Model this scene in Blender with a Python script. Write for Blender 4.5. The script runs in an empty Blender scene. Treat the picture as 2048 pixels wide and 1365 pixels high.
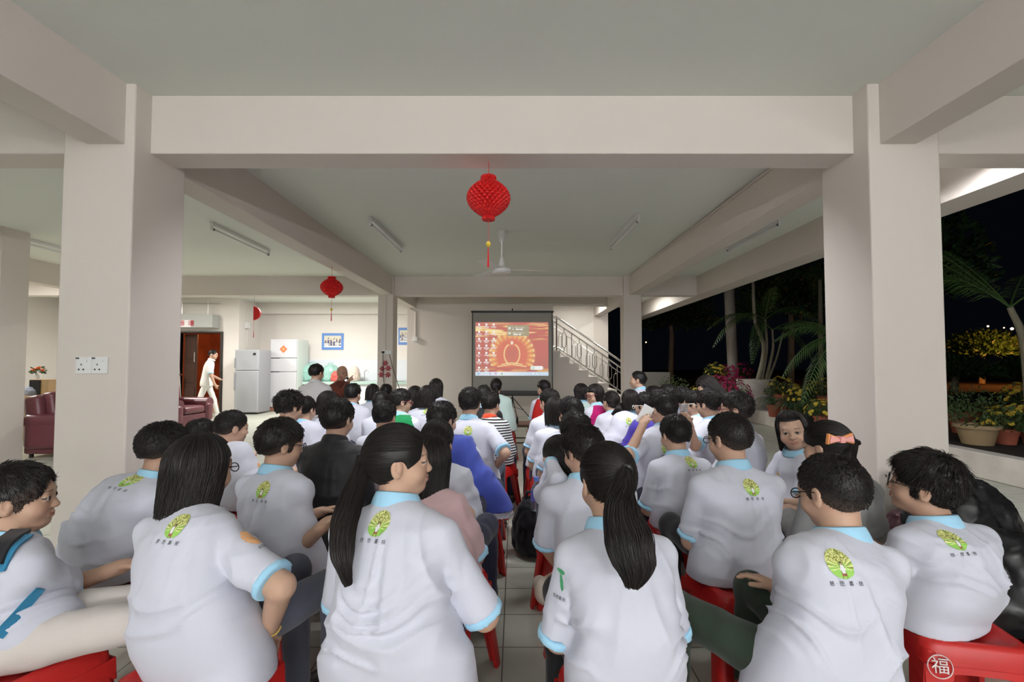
import bpy, bmesh, math, random, time
import numpy as np
from mathutils import Vector, Matrix
from mathutils.bvhtree import BVHTree
T0 = time.time()
C = bpy.context.scene
COL = C.collection
rng = np.random.default_rng(7)
random.seed(7)

# ------------------------------------------------------------------ camera
F = 900.0            # focal length in pixels of the 2048 wide frame
CX, CY = 1030.0, 696.5
PITCH = 0.035
CAMH = 1.30
cam_d = bpy.data.cameras.new('camera'); cam = bpy.data.objects.new('camera', cam_d); COL.objects.link(cam)
cam.location = (0, 0, CAMH); cam.rotation_euler = (math.pi/2 + PITCH, 0, 0)
cam_d.sensor_width = 36.0; cam_d.lens = F/2048*36
cam_d.shift_x = -6/2048; cam_d.shift_y = 14/2048
cam_d.clip_start = 0.02; cam_d.clip_end = 300
C.camera = cam
C.view_settings.view_transform = 'Standard'; C.view_settings.look = 'None'
C.view_settings.gamma = 1.0; C.view_settings.use_curve_mapping = False
C.view_settings.exposure = 0.0
C.cycles.max_bounces = 7; C.cycles.diffuse_bounces = 4; C.cycles.use_denoising = True

def at(x, y, D):
    """point at depth D seen at pixel (x, y)"""
    u = (x-CX)/F; v = (CY-y)/F
    r = np.array([u, math.cos(PITCH)-v*math.sin(PITCH), math.sin(PITCH)+v*math.cos(PITCH)])
    return r/r[1]*D + np.array([0, 0, CAMH])
def proj(p):
    d = np.asarray(p, float)-np.array([0, 0, CAMH])
    c, s = math.cos(PITCH), math.sin(PITCH)
    z = d[1]*c + d[2]*s; w = -d[1]*s + d[2]*c
    return CX+F*d[0]/z, CY-F*w/z

# ------------------------------------------------------------------ night sky and lamps
w = bpy.data.worlds.new('night'); C.world = w; w.use_nodes = True
w.node_tree.nodes['Background'].inputs[0].default_value = (0.10, 0.13, 0.22, 1)
w.node_tree.nodes['Background'].inputs[1].default_value = 0.012
def area(name, loc, sx, sy, power, col=(1, 1, 1), rot=(0, 0, 0), spread=180):
    d = bpy.data.lights.new(name, 'AREA'); d.shape = 'RECTANGLE'; d.size = sx; d.size_y = sy
    d.energy = power; d.color = col; d.spread = math.radians(spread)
    o = bpy.data.objects.new(name, d); o.location = loc; o.rotation_euler = rot; COL.objects.link(o); return o
COOL = (0.97, 0.97, 1.0)
WARM = (1.0, 0.86, 0.70)
ZC_ = 3.08
HALL_LAMPS = [((-2.2, -1.2, ZC_), (-.8, -1.2, ZC_), 46), ((.8, -1.2, ZC_), (2.2, -1.2, ZC_), 46), ((-5.2, -.6, ZC_), (-5.2, .8, ZC_), 10)]
WALL_FILL_TUBES = [(-4.2, 35), (-1.2, 235), (1.4, 225), (3.6, 180)]      # unseen fill tubes added on the white wall behind the viewer
# unseen fill lamps added behind the front beam to brighten the bays beyond
for x_, L_, p_ in ((-1.0, 1.2, 31), (.95, 1.2, 31), (-5.2, 3.2, 50), (3.1, .9, 44)):
    area('bay_fill_light', (x_, 3.27, 2.9), L_, .10, p_, COOL, (math.radians(20), 0, 0), 130)
# tubes in the rooms at the back (each hidden behind a beam)
area('kitchen_light', (-5.0, 10.6, 3.02), 1.2, 0.12, 195, (1, .97, .94))
area('lobby_light', (-8.6, 9.6, 3.02), 0.12, 1.2, 120, (1, .96, .9))
area('lounge_light', (-9.3, 7.2, 3.02), 0.12, 1.2, 120, (1, .96, .9))
area('stair_light', (1.75, 11.9, 3.0), 0.5, 0.12, 26, (1, .97, .9))
area('porch_light', (3.1, 11.2, 3.02), 0.12, 1.2, 34, (1, 1, .96))

# ------------------------------------------------------------------ materials
MATS = {}
def mat(name, col, rough=0.6, spec=0.5, metal=0, bump=0, bscale=40, var=0, vscale=3, emis=None, estr=1, coat=0, sheen=0, trans=0, attr=None, ior=1.45, sss=0):
    if name in MATS: return MATS[name]
    m = bpy.data.materials.new(name); m.use_nodes = True; MATS[name] = m
    nt = m.node_tree; b = nt.nodes['Principled BSDF']
    def s(k, v):
        if k in b.inputs: b.inputs[k].default_value = v
    c4 = (*col, 1)
    s('Base Color', c4); s('Roughness', rough); s('Specular IOR Level', spec); s('Metallic', metal)
    s('Coat Weight', coat); s('Sheen Weight', sheen); s('Transmission Weight', trans); s('IOR', ior)
    if sss: s('Subsurface Weight', sss); s('Subsurface Radius', (.02, .008, .004)); s('Subsurface Scale', .5)
    tc = nt.nodes.new('ShaderNodeTexCoord')
    if attr:
        a = nt.nodes.new('ShaderNodeAttribute'); a.attribute_name = attr
        nt.links.new(a.outputs['Color'], b.inputs['Base Color'])
        if emis: nt.links.new(a.outputs['Color'], b.inputs['Emission Color']); s('Emission Strength', estr)
    elif var:
        n = nt.nodes.new('ShaderNodeTexNoise'); n.inputs['Scale'].default_value = vscale; n.inputs['Detail'].default_value = 4
        nt.links.new(tc.outputs['Object'], n.inputs['Vector'])
        mx = nt.nodes.new('ShaderNodeMixRGB'); mx.blend_type = 'MIX'
        mx.inputs[1].default_value = tuple(min(1, c*(1-var)) for c in col)+(1,)
        mx.inputs[2].default_value = tuple(min(1, c*(1+var)) for c in col)+(1,)
        nt.links.new(n.outputs['Fac'], mx.inputs[0]); nt.links.new(mx.outputs[0], b.inputs['Base Color'])
    if emis and not attr: s('Emission Color', (*emis, 1)); s('Emission Strength', estr)
    if bump:
        n = nt.nodes.new('ShaderNodeTexNoise'); n.inputs['Scale'].default_value = bscale; n.inputs['Detail'].default_value = 3
        nt.links.new(tc.outputs['Object'], n.inputs['Vector'])
        bp = nt.nodes.new('ShaderNodeBump'); bp.inputs['Strength'].default_value = bump; bp.inputs['Distance'].default_value = .01
        nt.links.new(n.outputs['Fac'], bp.inputs['Height']); nt.links.new(bp.outputs[0], b.inputs['Normal'])
    return m
def srgb(r, g, b):
    return tuple(((c/255+.055)/1.055)**2.4 if c/255 > .04045 else c/255/12.92 for c in (r, g, b))
def emat(name, col, e):
    return mat(name, col, emis=col, estr=e)
M_WALL = mat('wall_paint', (.68, .62, .57), .75, .3, bump=.12, bscale=18, var=.03, vscale=1.2)
M_CEIL = mat('ceiling_paint', (.74, .765, .715), .8, .3, bump=.08, bscale=12, var=.03, vscale=.8)
M_BACK = mat('back_wall_paint', (.76, .72, .68), .75, .3, var=.02)
M_WHITE = mat('white_plastic', (.8, .8, .8), .4)
M_BLACK = mat('black_plastic', (.012, .012, .013), .45)
M_METAL = mat('stainless_steel', (.62, .60, .57), .25, metal=1)
M_RED = mat('red_paper', (.62, .012, .012), .6)
M_STOOL = mat('red_stool_plastic', (.44, .016, .014), .38)
def tile_material():
    m = bpy.data.materials.new('floor_tile'); m.use_nodes = True; nt = m.node_tree; b = nt.nodes['Principled BSDF']
    tc = nt.nodes.new('ShaderNodeTexCoord'); mp = nt.nodes.new('ShaderNodeMapping')
    mp.inputs['Location'].default_value = (.055, .05, 0)
    nt.links.new(tc.outputs['Object'], mp.inputs[0])
    br = nt.nodes.new('ShaderNodeTexBrick'); br.offset = 0; br.squash = 1
    br.inputs['Scale'].default_value = 1; br.inputs['Brick Width'].default_value = .27; br.inputs['Row Height'].default_value = .27
    br.inputs['Mortar Size'].default_value = .0032; br.inputs['Mortar Smooth'].default_value = .2
    br.inputs['Color1'].default_value = (.42, .435, .37, 1); br.inputs['Color2'].default_value = (.48, .485, .41, 1)
    br.inputs['Mortar'].default_value = (.10, .08, .065, 1)
    nt.links.new(mp.outputs[0], br.inputs['Vector'])
    n = nt.nodes.new('ShaderNodeTexNoise'); n.inputs['Scale'].default_value = 14; n.inputs['Detail'].default_value = 6
    nt.links.new(tc.outputs['Object'], n.inputs['Vector'])
    mx = nt.nodes.new('ShaderNodeMixRGB'); mx.blend_type = 'MULTIPLY'; mx.inputs[0].default_value = .15
    nt.links.new(br.outputs['Color'], mx.inputs[1]); nt.links.new(n.outputs['Fac'], mx.inputs[2]); nt.links.new(mx.outputs[0], b.inputs['Base Color'])
    b.inputs['Roughness'].default_value = .3
    b.inputs['Specular IOR Level'].default_value = .6
    bp = nt.nodes.new('ShaderNodeBump'); bp.inputs['Strength'].default_value = .25; bp.inputs['Distance'].default_value = .004; bp.invert = True
    nt.links.new(br.outputs['Fac'], bp.inputs['Height']); nt.links.new(bp.outputs[0], b.inputs['Normal'])
    return m
M_TILE = tile_material()
SCREEN_E = 1.0

# ------------------------------------------------------------------ mesh helpers
def mesh_np(name, V, Q, smooth=True, colors=None, mats=(), midx=None):
    V = np.asarray(V, np.float32); me = bpy.data.meshes.new(name)
    me.vertices.add(len(V)); me.vertices.foreach_set('co', V.ravel())
    if isinstance(Q, np.ndarray): counts = np.full(len(Q), Q.shape[1]); flat = Q.ravel()
    else: counts = np.array([len(q) for q in Q]); flat = np.array([i for q in Q for i in q])
    me.loops.add(len(flat)); me.loops.foreach_set('vertex_index', flat.astype(np.int32))
    me.polygons.add(len(counts)); st = np.concatenate([[0], np.cumsum(counts)[:-1]]) if len(counts) else np.zeros(0)
    me.polygons.foreach_set('loop_start', st.astype(np.int32))
    me.polygons.foreach_set('use_smooth', np.full(len(counts), bool(smooth)))
    for m in mats: me.materials.append(m)
    if midx is not None: me.polygons.foreach_set('material_index', np.asarray(midx, np.int32))
    if colors is not None:
        a = me.color_attributes.new('Col', 'FLOAT_COLOR', 'POINT')
        a.data.foreach_set('color', np.concatenate([colors, np.ones((len(V), 1))], 1).astype(np.float32).ravel())
    me.update(calc_edges=True); me.validate()
    return me
def obj(name, data, m=None, parent=None, loc=None, **props):
    o = bpy.data.objects.new(name, data); COL.objects.link(o)
    if m is not None and data is not None and hasattr(data, 'materials') and len(data.materials) == 0: data.materials.append(m)
    if parent: o.parent = parent
    if loc is not None: o.location = loc
    for k, v in props.items(): o[k] = v
    return o
def thing(name, loc, label, category, group=None, rotz=0):
    o = bpy.data.objects.new(name, None); COL.objects.link(o); o.location = loc; o.rotation_euler = (0, 0, rotz)
    o.empty_display_size = .1; tag(o, label, category, group); return o
def tag(o, label, category, group=None):
    o['label'] = label; o['category'] = category
    if group: o['group'] = group
    return o
def struct(o): o['kind'] = 'structure'; return o

class MB:
    """collects shapes into one mesh"""
    def __init__(s): s.V = []; s.Q = []; s.n = 0
    def raw(s, V, Q):
        V = [tuple(map(float, v)) for v in V]
        s.V += V; s.Q += [tuple(int(i)+s.n for i in q) for q in Q]; s.n += len(V); return s
    def box(s, x0, x1, y0, y1, z0, z1, rot=None, c=None):
        V = [(x, y, z) for x in (x0, x1) for y in (y0, y1) for z in (z0, z1)]
        if rot is not None:
            cc = Vector(c if c is not None else ((x0+x1)/2, (y0+y1)/2, (z0+z1)/2)); V = [tuple(cc+rot@(Vector(v)-cc)) for v in V]
        return s.raw(V, [(0, 1, 3, 2), (4, 6, 7, 5), (0, 4, 5, 1), (2, 3, 7, 6), (0, 2, 6, 4), (1, 5, 7, 3)])
    def tube(s, pts, r, n=10, caps=True, flat=1.0):
        pts = [np.array(p, float) for p in pts]; rs = r if hasattr(r, '__len__') else [r]*len(pts)
        up = None; V = []
        for i, p in enumerate(pts):
            t = pts[min(i+1, len(pts)-1)]-pts[max(i-1, 0)]; t = t/(np.linalg.norm(t)+1e-9)
            if up is None:
                a = np.array([0, 0, 1.]) if abs(t[2]) < .9 else np.array([1., 0, 0])
                up = np.cross(t, a); up /= np.linalg.norm(up)
            else:
                up = up-t*np.dot(up, t); up /= (np.linalg.norm(up)+1e-9)
            b = np.cross(t, up)
            for k in range(n):
                a = 2*math.pi*k/n; V.append(p+rs[i]*(math.cos(a)*up+math.sin(a)*b*flat))
        Q = []
        for i in range(len(pts)-1):
            for k in range(n):
                k2 = (k+1) % n; Q.append((i*n+k, i*n+k2, (i+1)*n+k2, (i+1)*n+k))
        if caps:
            Q.append(tuple(range(n-1, -1, -1))); Q.append(tuple((len(pts)-1)*n+k for k in range(n)))
        return s.raw(V, Q)
    def lathe(s, prof, c=(0, 0, 0), n=24, sx=1, sy=1, capb=True, capt=True):
        V = []; Q = []
        for (r, z) in prof:
            for k in range(n):
                a = 2*math.pi*k/n; V.append((c[0]+r*math.cos(a)*sx, c[1]+r*math.sin(a)*sy, c[2]+z))
        for i in range(len(prof)-1):
            for k in range(n):
                k2 = (k+1) % n; Q.append((i*n+k, i*n+k2, (i+1)*n+k2, (i+1)*n+k))
        if capb: Q.append(tuple(range(n-1, -1, -1)))
        if capt: Q.append(tuple((len(prof)-1)*n+k for k in range(n)))
        return s.raw(V, Q)
    def prism(s, poly, axis, a0, a1):
        """extrude polygon (2D) along axis 'x','y','z'"""
        def P(p, a): return {'x': (a, p[0], p[1]), 'y': (p[0], a, p[1]), 'z': (p[0], p[1], a)}[axis]
        n = len(poly); V = [P(p, a0) for p in poly]+[P(p, a1) for p in poly]
        Q = [(i, (i+1) % n, n+(i+1) % n, n+i) for i in range(n)]+[tuple(range(n-1, -1, -1)), tuple(range(n, 2*n))]
        return s.raw(V, Q)
    def build(s, name, m=None, parent=None, smooth=False, bevel=0, loc=None, seg=2, sharp=35, **props):
        me = mesh_np(name, s.V, s.Q, smooth=False)
        bm = bmesh.new(); bm.from_mesh(me); bmesh.ops.recalc_face_normals(bm, faces=bm.faces)
        if bevel:
            bmesh.ops.remove_doubles(bm, verts=bm.verts, dist=1e-5)
            es = [e for e in bm.edges if len(e.link_faces) == 2 and e.calc_face_angle(0) > math.radians(30)]
            bmesh.ops.bevel(bm, geom=es, offset=bevel, segments=seg, affect='EDGES', profile=.5)
        if smooth or bevel:
            for f in bm.faces: f.smooth = True
            for e in bm.edges:
                if len(e.link_faces) == 2 and e.calc_face_angle(0) > math.radians(sharp if smooth else 50): e.smooth = False
        bm.to_mesh(me); bm.free()
        o = obj(name, me, m, parent, loc, **props)
        if bevel:
            wn = o.modifiers.new('wn', 'WEIGHTED_NORMAL'); wn.keep_sharp = True
        return o
def box(name, x0, x1, y0, y1, z0, z1, m, parent=None, bevel=0, **props):
    return MB().box(x0, x1, y0, y1, z0, z1).build(name, m, parent, bevel=bevel, **props)
# ================================================================== the building
ZC, ZB = 3.08, 2.69          # ceiling, underside of the beams
XL0, XL1, XR0, XR1 = -2.71, -2.47, 2.31, 2.54
EX0, EX1 = 3.70, 4.05        # edge beam on the garden side
def sbox(name, *a, **k): return struct(box(name, *a, **k))
sbox('floor', -12.5, 5.32, -5, 16, -.1, 0, M_TILE)
sbox('ceiling', -12.5, 4.05, -5, 14.2, ZC, ZC+.15, M_CEIL)
def beam(*a): return sbox('ceiling_beam', *a, M_WALL, bevel=.006)
beam(-12.5, XL0, 2.93, 3.16, ZB, ZC+.02); beam(XL1, XR0, 2.93, 3.16, ZB, ZC+.02); beam(XR1, EX0, 2.93, 3.16, ZB, ZC+.02)
beam(XL0, XL1, -5, 13.1, ZB, ZC+.01); beam(XR0, XR1, -5, 13.1, ZB, ZC+.01); beam(EX0, EX1, -5, 14.2, ZB, ZC+.01)
beam(-12.5, XL0, 9.1, 9.33, ZB, ZC+.02); beam(XL1, XR0, 9.1, 9.33, ZB, ZC+.02); beam(XR1, EX0, 9.1, 9.33, ZB, ZC+.02)
beam(-8.45, -8.2, 3.16, 9.1, ZB, ZC+.01)
def column(x0, x1, y0, y1, b=.012): return sbox('column', x0, x1, y0, y1, 0, ZC+.015, M_WALL, bevel=b)
column(-2.857, -2.41, 2.8, 3.245); column(2.24, 2.687, 2.8, 3.245)
column(-2.76, -2.45, 9.02, 9.35); column(2.19, 2.55, 9.02, 9.35)
column(-7.0, -6.62, 5.75, 6.1)
column(2.30, 2.72, 13.1, 13.45)
# back walls
DX0, DX1, DZ = -9.12, -7.97, 2.13
mb = MB(); mb.box(-12.5, DX0, 12.2, 12.35, 0, ZC); mb.box(DX1, -7.5, 12.2, 12.35, 0, ZC); mb.box(DX0, DX1, 12.2, 12.35, DZ, ZC)
struct(mb.build('wall_lobby', M_BACK))
sbox('wall_return', -7.65, -7.5, 12.35, 13.25, 0, ZC, M_BACK)
sbox('wall_kitchen', -7.65, -2.5, 13.25, 13.4, 0, ZC, M_BACK)
sbox('ceiling_beam', -7.5, -2.7, 13.05, 13.25, 2.76, ZC, M_BACK)
sbox('wall_center', -2.69, .95, 11.2, 11.4, 0, ZC, M_WALL, bevel=.004)
sbox('wall_kitchen_side', -2.69, -2.5, 11.4, 13.25, 0, ZC, M_WALL)
sbox('wall_stair_head', .95, 2.31, 11.2, 11.35, 2.74, ZC, M_WALL)
sbox('wall_stair', -2.5, 2.30, 13.1, 13.25, 0, ZC, M_BACK)
sbox('wall_left', -12.6, -12.4, -5, 12.35, 0, ZC, M_BACK)
M_GLAZE = mat('glazed_wall_tile', (.72, .75, .80), .18)
sbox('trim_1', -7.49, -2.7, 13.235, 13.25, 0, 1.42, M_GLAZE)
sbox('trim_2', -12.4, DX0-.06, 12.19, 12.2, 0, .98, mat('lobby_dado_paint', (.56, .53, .5), .6))
M_FRAME = mat('dark_door_frame', (.03, .022, .02), .5)
mb = MB(); mb.box(DX0-.05, DX0, 12.15, 12.37, 0, DZ+.04); mb.box(DX1, DX1+.05, 12.15, 12.37, 0, DZ+.04); mb.box(DX0, DX1, 12.15, 12.37, DZ, DZ+.04)
struct(mb.build('trim_3', M_FRAME, bevel=.004))
# folded dark timber leaf standing open in the doorway
mb = MB(); mb.box(DX0+.01, DX0+.36, 12.40, 12.44, .02, DZ-.02)
for k in range(3): mb.box(DX0+.06, DX0+.31, 12.385, 12.40, .12+k*.66, .66+k*.66)
d = struct(mb.build('door_1', mat('dark_timber', (.05, .022, .014), .45, var=.3, vscale=6), bevel=.004))
box('door_handle', DX0+.30, DX0+.325, 12.36, 12.385, 1.35, 1.62, M_METAL, d)
# the orange-lit yard behind the doorway
M_YARD = mat('brown_yard_wall', (.16, .05, .03), .8, var=1.0, vscale=1.6)
sbox('wall_yard', -10.6, -6.6, 15.6, 15.7, 0, 3.2, M_YARD)
sbox('wall_yard_side', -10.7, -10.55, 12.4, 15.6, 0, 3.2, M_YARD)
p = bpy.data.lights.new('yard_lamp', 'POINT'); p.energy = 150; p.color = (1, .36, .10); p.shadow_soft_size = .08
o = bpy.data.objects.new('yard_lamp', p); o.location = (-8.0, 13.7, 2.5); COL.objects.link(o)
# kitchen-side hanging heater box over the door with its sign
t = thing('sign_box', (-8.6, 12.05, 2.2), 'long grey box over the dark doorway with red characters on a white strip', 'sign')
M_GREYBOX = mat('grey_metal_sheet', (.42, .44, .42), .45)
MB().box(-.75, .58, -.16, .14, .06, .42).build('housing', M_GREYBOX, t, bevel=.008)
MB().box(-.6, .02, -.172, -.162, .07, .26).build('sign_plate', mat('white_sign_card', (.82, .8, .8), .5), t)
mb = MB(); mb.tube([(-.35, 0, .42), (-.35, 0, .86)], .008); mb.tube([(.35, 0, .42), (.35, 0, .86)], .008); mb.build('hanging_rod', M_METAL, t)
def text_mesh(s, size, depth=.0):
    cu = bpy.data.curves.new('t', 'FONT'); cu.body = s; cu.size = size; cu.align_x = 'CENTER'; cu.align_y = 'CENTER'; cu.extrude = depth
    cu.resolution_u = 2
    o = bpy.data.objects.new('t', cu); COL.objects.link(o); dg = bpy.context.evaluated_depsgraph_get()
    me = bpy.data.meshes.new_from_object(o.evaluated_get(dg)); bpy.data.objects.remove(o); bpy.data.curves.remove(cu)
    return me
def text_obj(s, size, m, parent, loc, rot=(math.pi/2, 0, 0), depth=.0015, name='lettering'):
    me = text_mesh(s, size, depth); me.materials.clear(); me.materials.append(m)
    o = obj(name, me, None, parent, loc); o.rotation_euler = rot; return o
text_obj('品  珊  珊', .16, mat('red_ink', (.5, .02, .05), .6), t, (-.22, -.175, .165))

# stairs rising to the left behind the screen wall
M_STEP = mat('pale_stair_plaster', (.66, .6, .56), .6)
poly = [(3.01, 0), (3.01, .163)]; x, z = 3.014, .163
for k in range(10):
    z += .163; poly.append((x, z)); x -= .236; poly.append((x, z))
poly += [(x, 0)]
struct(MB().prism(poly, 'y', 11.25, 12.35).build('stairs', M_STEP))
def rail(y, nm, lab):
    t = thing(nm, (3.1, y, 0), lab, 'railing')
    def P(x, off): return (x-3.1, 0, (3.25-x)*.69+off)
    x0, x1 = 3.05, .98
    MB().tube([P(x0, .95), P(x1+.12, .95), (x1-3.1-.3, 0, P(x1, .98)[2])], .026, 12).build('top_rail', M_METAL, t, smooth=True)
    MB().tube([P(x0, .80), P(x1, .80)], .014, 8).build('mid_rail', M_METAL, t, smooth=True)
    MB().tube([P(x0, .2), P(x1+.1, .2), (x1-3.1-.3, 0, P(x1, .22)[2])], .02, 10).build('bottom_rail', M_METAL, t, smooth=True)
    for i, xx in enumerate(np.arange(x1+.06, x0, .19)):
        if i % 2 == 0 or i == 0:
            MB().tube([P(xx, .02 if i in (0, 10) else .2), P(xx, .80 if i else .97)], .010 if i else .02, 8).build('baluster', M_METAL, t, smooth=True)
        else:
            a = P(xx, .2); b = P(xx, .80); cx = a[0]; w_ = .05; z0, z1 = a[2]+.11, b[2]-.11
            loop = [(cx, 0, z0), (cx-w_*.7, 0, z0+.02), (cx-w_, 0, z0+.07), (cx-w_, 0, z1-.07), (cx-w_*.7, 0, z1-.02), (cx, 0, z1), (cx+w_*.7, 0, z1-.02), (cx+w_, 0, z1-.07), (cx+w_, 0, z0+.07), (cx+w_*.7, 0, z0+.02), (cx, 0, z0)]
            m_ = MB(); m_.tube(loop, .009, 6); m_.tube([a, (cx, 0, z0)], .008, 6); m_.tube([(cx, 0, z1), b], .008, 6)
            m_.build('baluster', M_METAL, t, smooth=True)
rail(11.27, 'stair_railing', 'steel stair railing with oval loops nearest the screen')
rail(12.30, 'stair_railing', 'steel stair railing along the far edge of the steps')

def tube_fitting(a, b, label, power=None, col=COOL, group=None):
    """batten with a fluorescent tube under it, from a to b (ends on the ceiling)"""
    a = Vector(a); b = Vector(b); L = (b-a).length; ang = math.atan2(b.y-a.y, b.x-a.x)
    t = thing('fluorescent_light', (a+b)/2, label, 'light', group, ang)
    MB().box(-L/2, L/2, -.022, .022, -.045, 0).build('batten', M_WHITE, t, bevel=.004)
    for s in (-1, 1):
        h = MB().box(s*(L/2-.012)-.012, s*(L/2-.012)+.012, -.016, .016, -.105, -.04).build('tube_holder', M_WHITE, t, bevel=.004)
        MB().tube([(s*(L/2-.03), 0, -.088), (s*(L/2-.055), 0, -.088)], .017, 12).build('end_cap', mat('dark_tube_end', (.08, .07, .07), .5), h, smooth=True)
    mm = mat('unlit_tube', (.72, .72, .74), .25) if not power else None
    if power:
        mm = emat('lit_tube_%d' % int(power), col, power/(math.pi*2*math.pi*.017*L))
    MB().tube([(-L/2+.03, 0, -.088), (L/2-.03, 0, -.088)], .015, 12).build('glass_tube', mm, t, smooth=True)
    return t
for a, b, pw in HALL_LAMPS:
    tube_fitting((a[0], a[1], ZC), (b[0], b[1], ZC), 'lit fluorescent light on the ceiling behind the viewer', pw, group='lit tubes behind the viewer')

M_REAR = mat('rear_wall_white', (.85, .84, .80), .8)
sbox('wall_rear', -12.5, 4.05, -5.1, -5, 0, ZC, M_REAR)  # unseen rear wall, bounces light of the added tubes into the hall
for x, pw in WALL_FILL_TUBES:
    L = 1.2; t = thing('fluorescent_light', (x, -4.93, 1.9), 'lit tube fixed on the wall behind the viewer', 'light', 'lit tubes behind the viewer')
    box('batten', -L/2, L/2, -.07, -.03, -.03, .03, M_WHITE, t, bevel=.004)
    MB().tube([(-L/2, .03, 0), (L/2, .03, 0)], .022, 12).build('glass_tube', emat('wall_fill_tube_%d' % pw, COOL, pw/(math.pi*2*math.pi*.022*L)), t, smooth=True)
# ================================================================== implicit surfaces
def vnoise(P, seed=0):
    """smooth value noise at points P (...,3)"""
    Pi = np.floor(P).astype(np.int64); f = P-Pi; f = f*f*(3-2*f)
    def h(ix, iy, iz):
        n = (ix*374761393+iy*668265263+iz*2147483647+seed*1274126177) & 0xffffffff
        n = ((n ^ (n >> 13))*1274126177) & 0xffffffff
        return ((n ^ (n >> 16)) & 0xffff)/65535.0
    r = 0
    for dx in (0, 1):
        for dy in (0, 1):
            for dz in (0, 1):
                wgt = (f[..., 0] if dx else 1-f[..., 0])*(f[..., 1] if dy else 1-f[..., 1])*(f[..., 2] if dz else 1-f[..., 2])
                r = r+wgt*h(Pi[..., 0]+dx, Pi[..., 1]+dy, Pi[..., 2]+dz)
    return r
def nrm(v): v = np.asarray(v, float); return v/(np.linalg.norm(v)+1e-12)
class Cone:
    def __init__(s, a, b, ra, rb, k=.02, op='u', cut=None, flat=None):
        s.a = np.array(a, float); s.b = np.array(b, float); s.ra = ra; s.rb = rb; s.k = k; s.op = op; s.cut = cut; s.flat = flat
        r = max(ra, rb)*(max(1, flat[1]) if flat else 1); s.lo = np.minimum(s.a, s.b)-r; s.hi = np.maximum(s.a, s.b)+r
    def __call__(s, X, Y, Z):
        d = s.b-s.a; L2 = d@d+1e-12
        px, py, pz = X-s.a[0], Y-s.a[1], Z-s.a[2]
        if s.flat:   # scale along an axis: (unit axis, factor)
            ax, fac = s.flat; q = px*ax[0]+py*ax[1]+pz*ax[2]; g = q*(1/fac-1); px = px+g*ax[0]; py = py+g*ax[1]; pz = pz+g*ax[2]
            q0 = d@ax*(1/fac-1); d = d+q0*ax; L2 = d@d+1e-12
        t = np.clip((px*d[0]+py*d[1]+pz*d[2])/L2, 0, 1)
        r = np.sqrt((px-t*d[0])**2+(py-t*d[1])**2+(pz-t*d[2])**2)-(s.ra+(s.rb-s.ra)*t)
        if s.cut:
            for (c, n) in s.cut: r = np.maximum(r, (X-c[0])*n[0]+(Y-c[1])*n[1]+(Z-c[2])*n[2])
        return r
class Ell:
    def __init__(s, c, r, R=None, k=.02, op='u', cut=None):
        s.c = np.array(c, float); s.r = np.array(r, float); s.R = np.eye(3) if R is None else R; s.k = k; s.op = op; s.cut = cut
        e = np.abs(s.R)@s.r; s.lo = s.c-e; s.hi = s.c+e      # R columns = local axes in world
    def __call__(s, X, Y, Z):
        px, py, pz = X-s.c[0], Y-s.c[1], Z-s.c[2]; q = []
        for i in range(3): q.append(px*s.R[0, i]+py*s.R[1, i]+pz*s.R[2, i])
        k0 = np.sqrt(sum((q[i]/s.r[i])**2 for i in range(3))); k1 = np.sqrt(sum((q[i]/s.r[i]**2)**2 for i in range(3)))
        d = k0*(k0-1)/(k1+1e-9); d = np.where(k0 < 1e-3, -s.r.min(), d)
        if s.cut:
            for (c, n) in s.cut: d = np.maximum(d, (X-c[0])*n[0]+(Y-c[1])*n[1]+(Z-c[2])*n[2])
        return d
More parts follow.
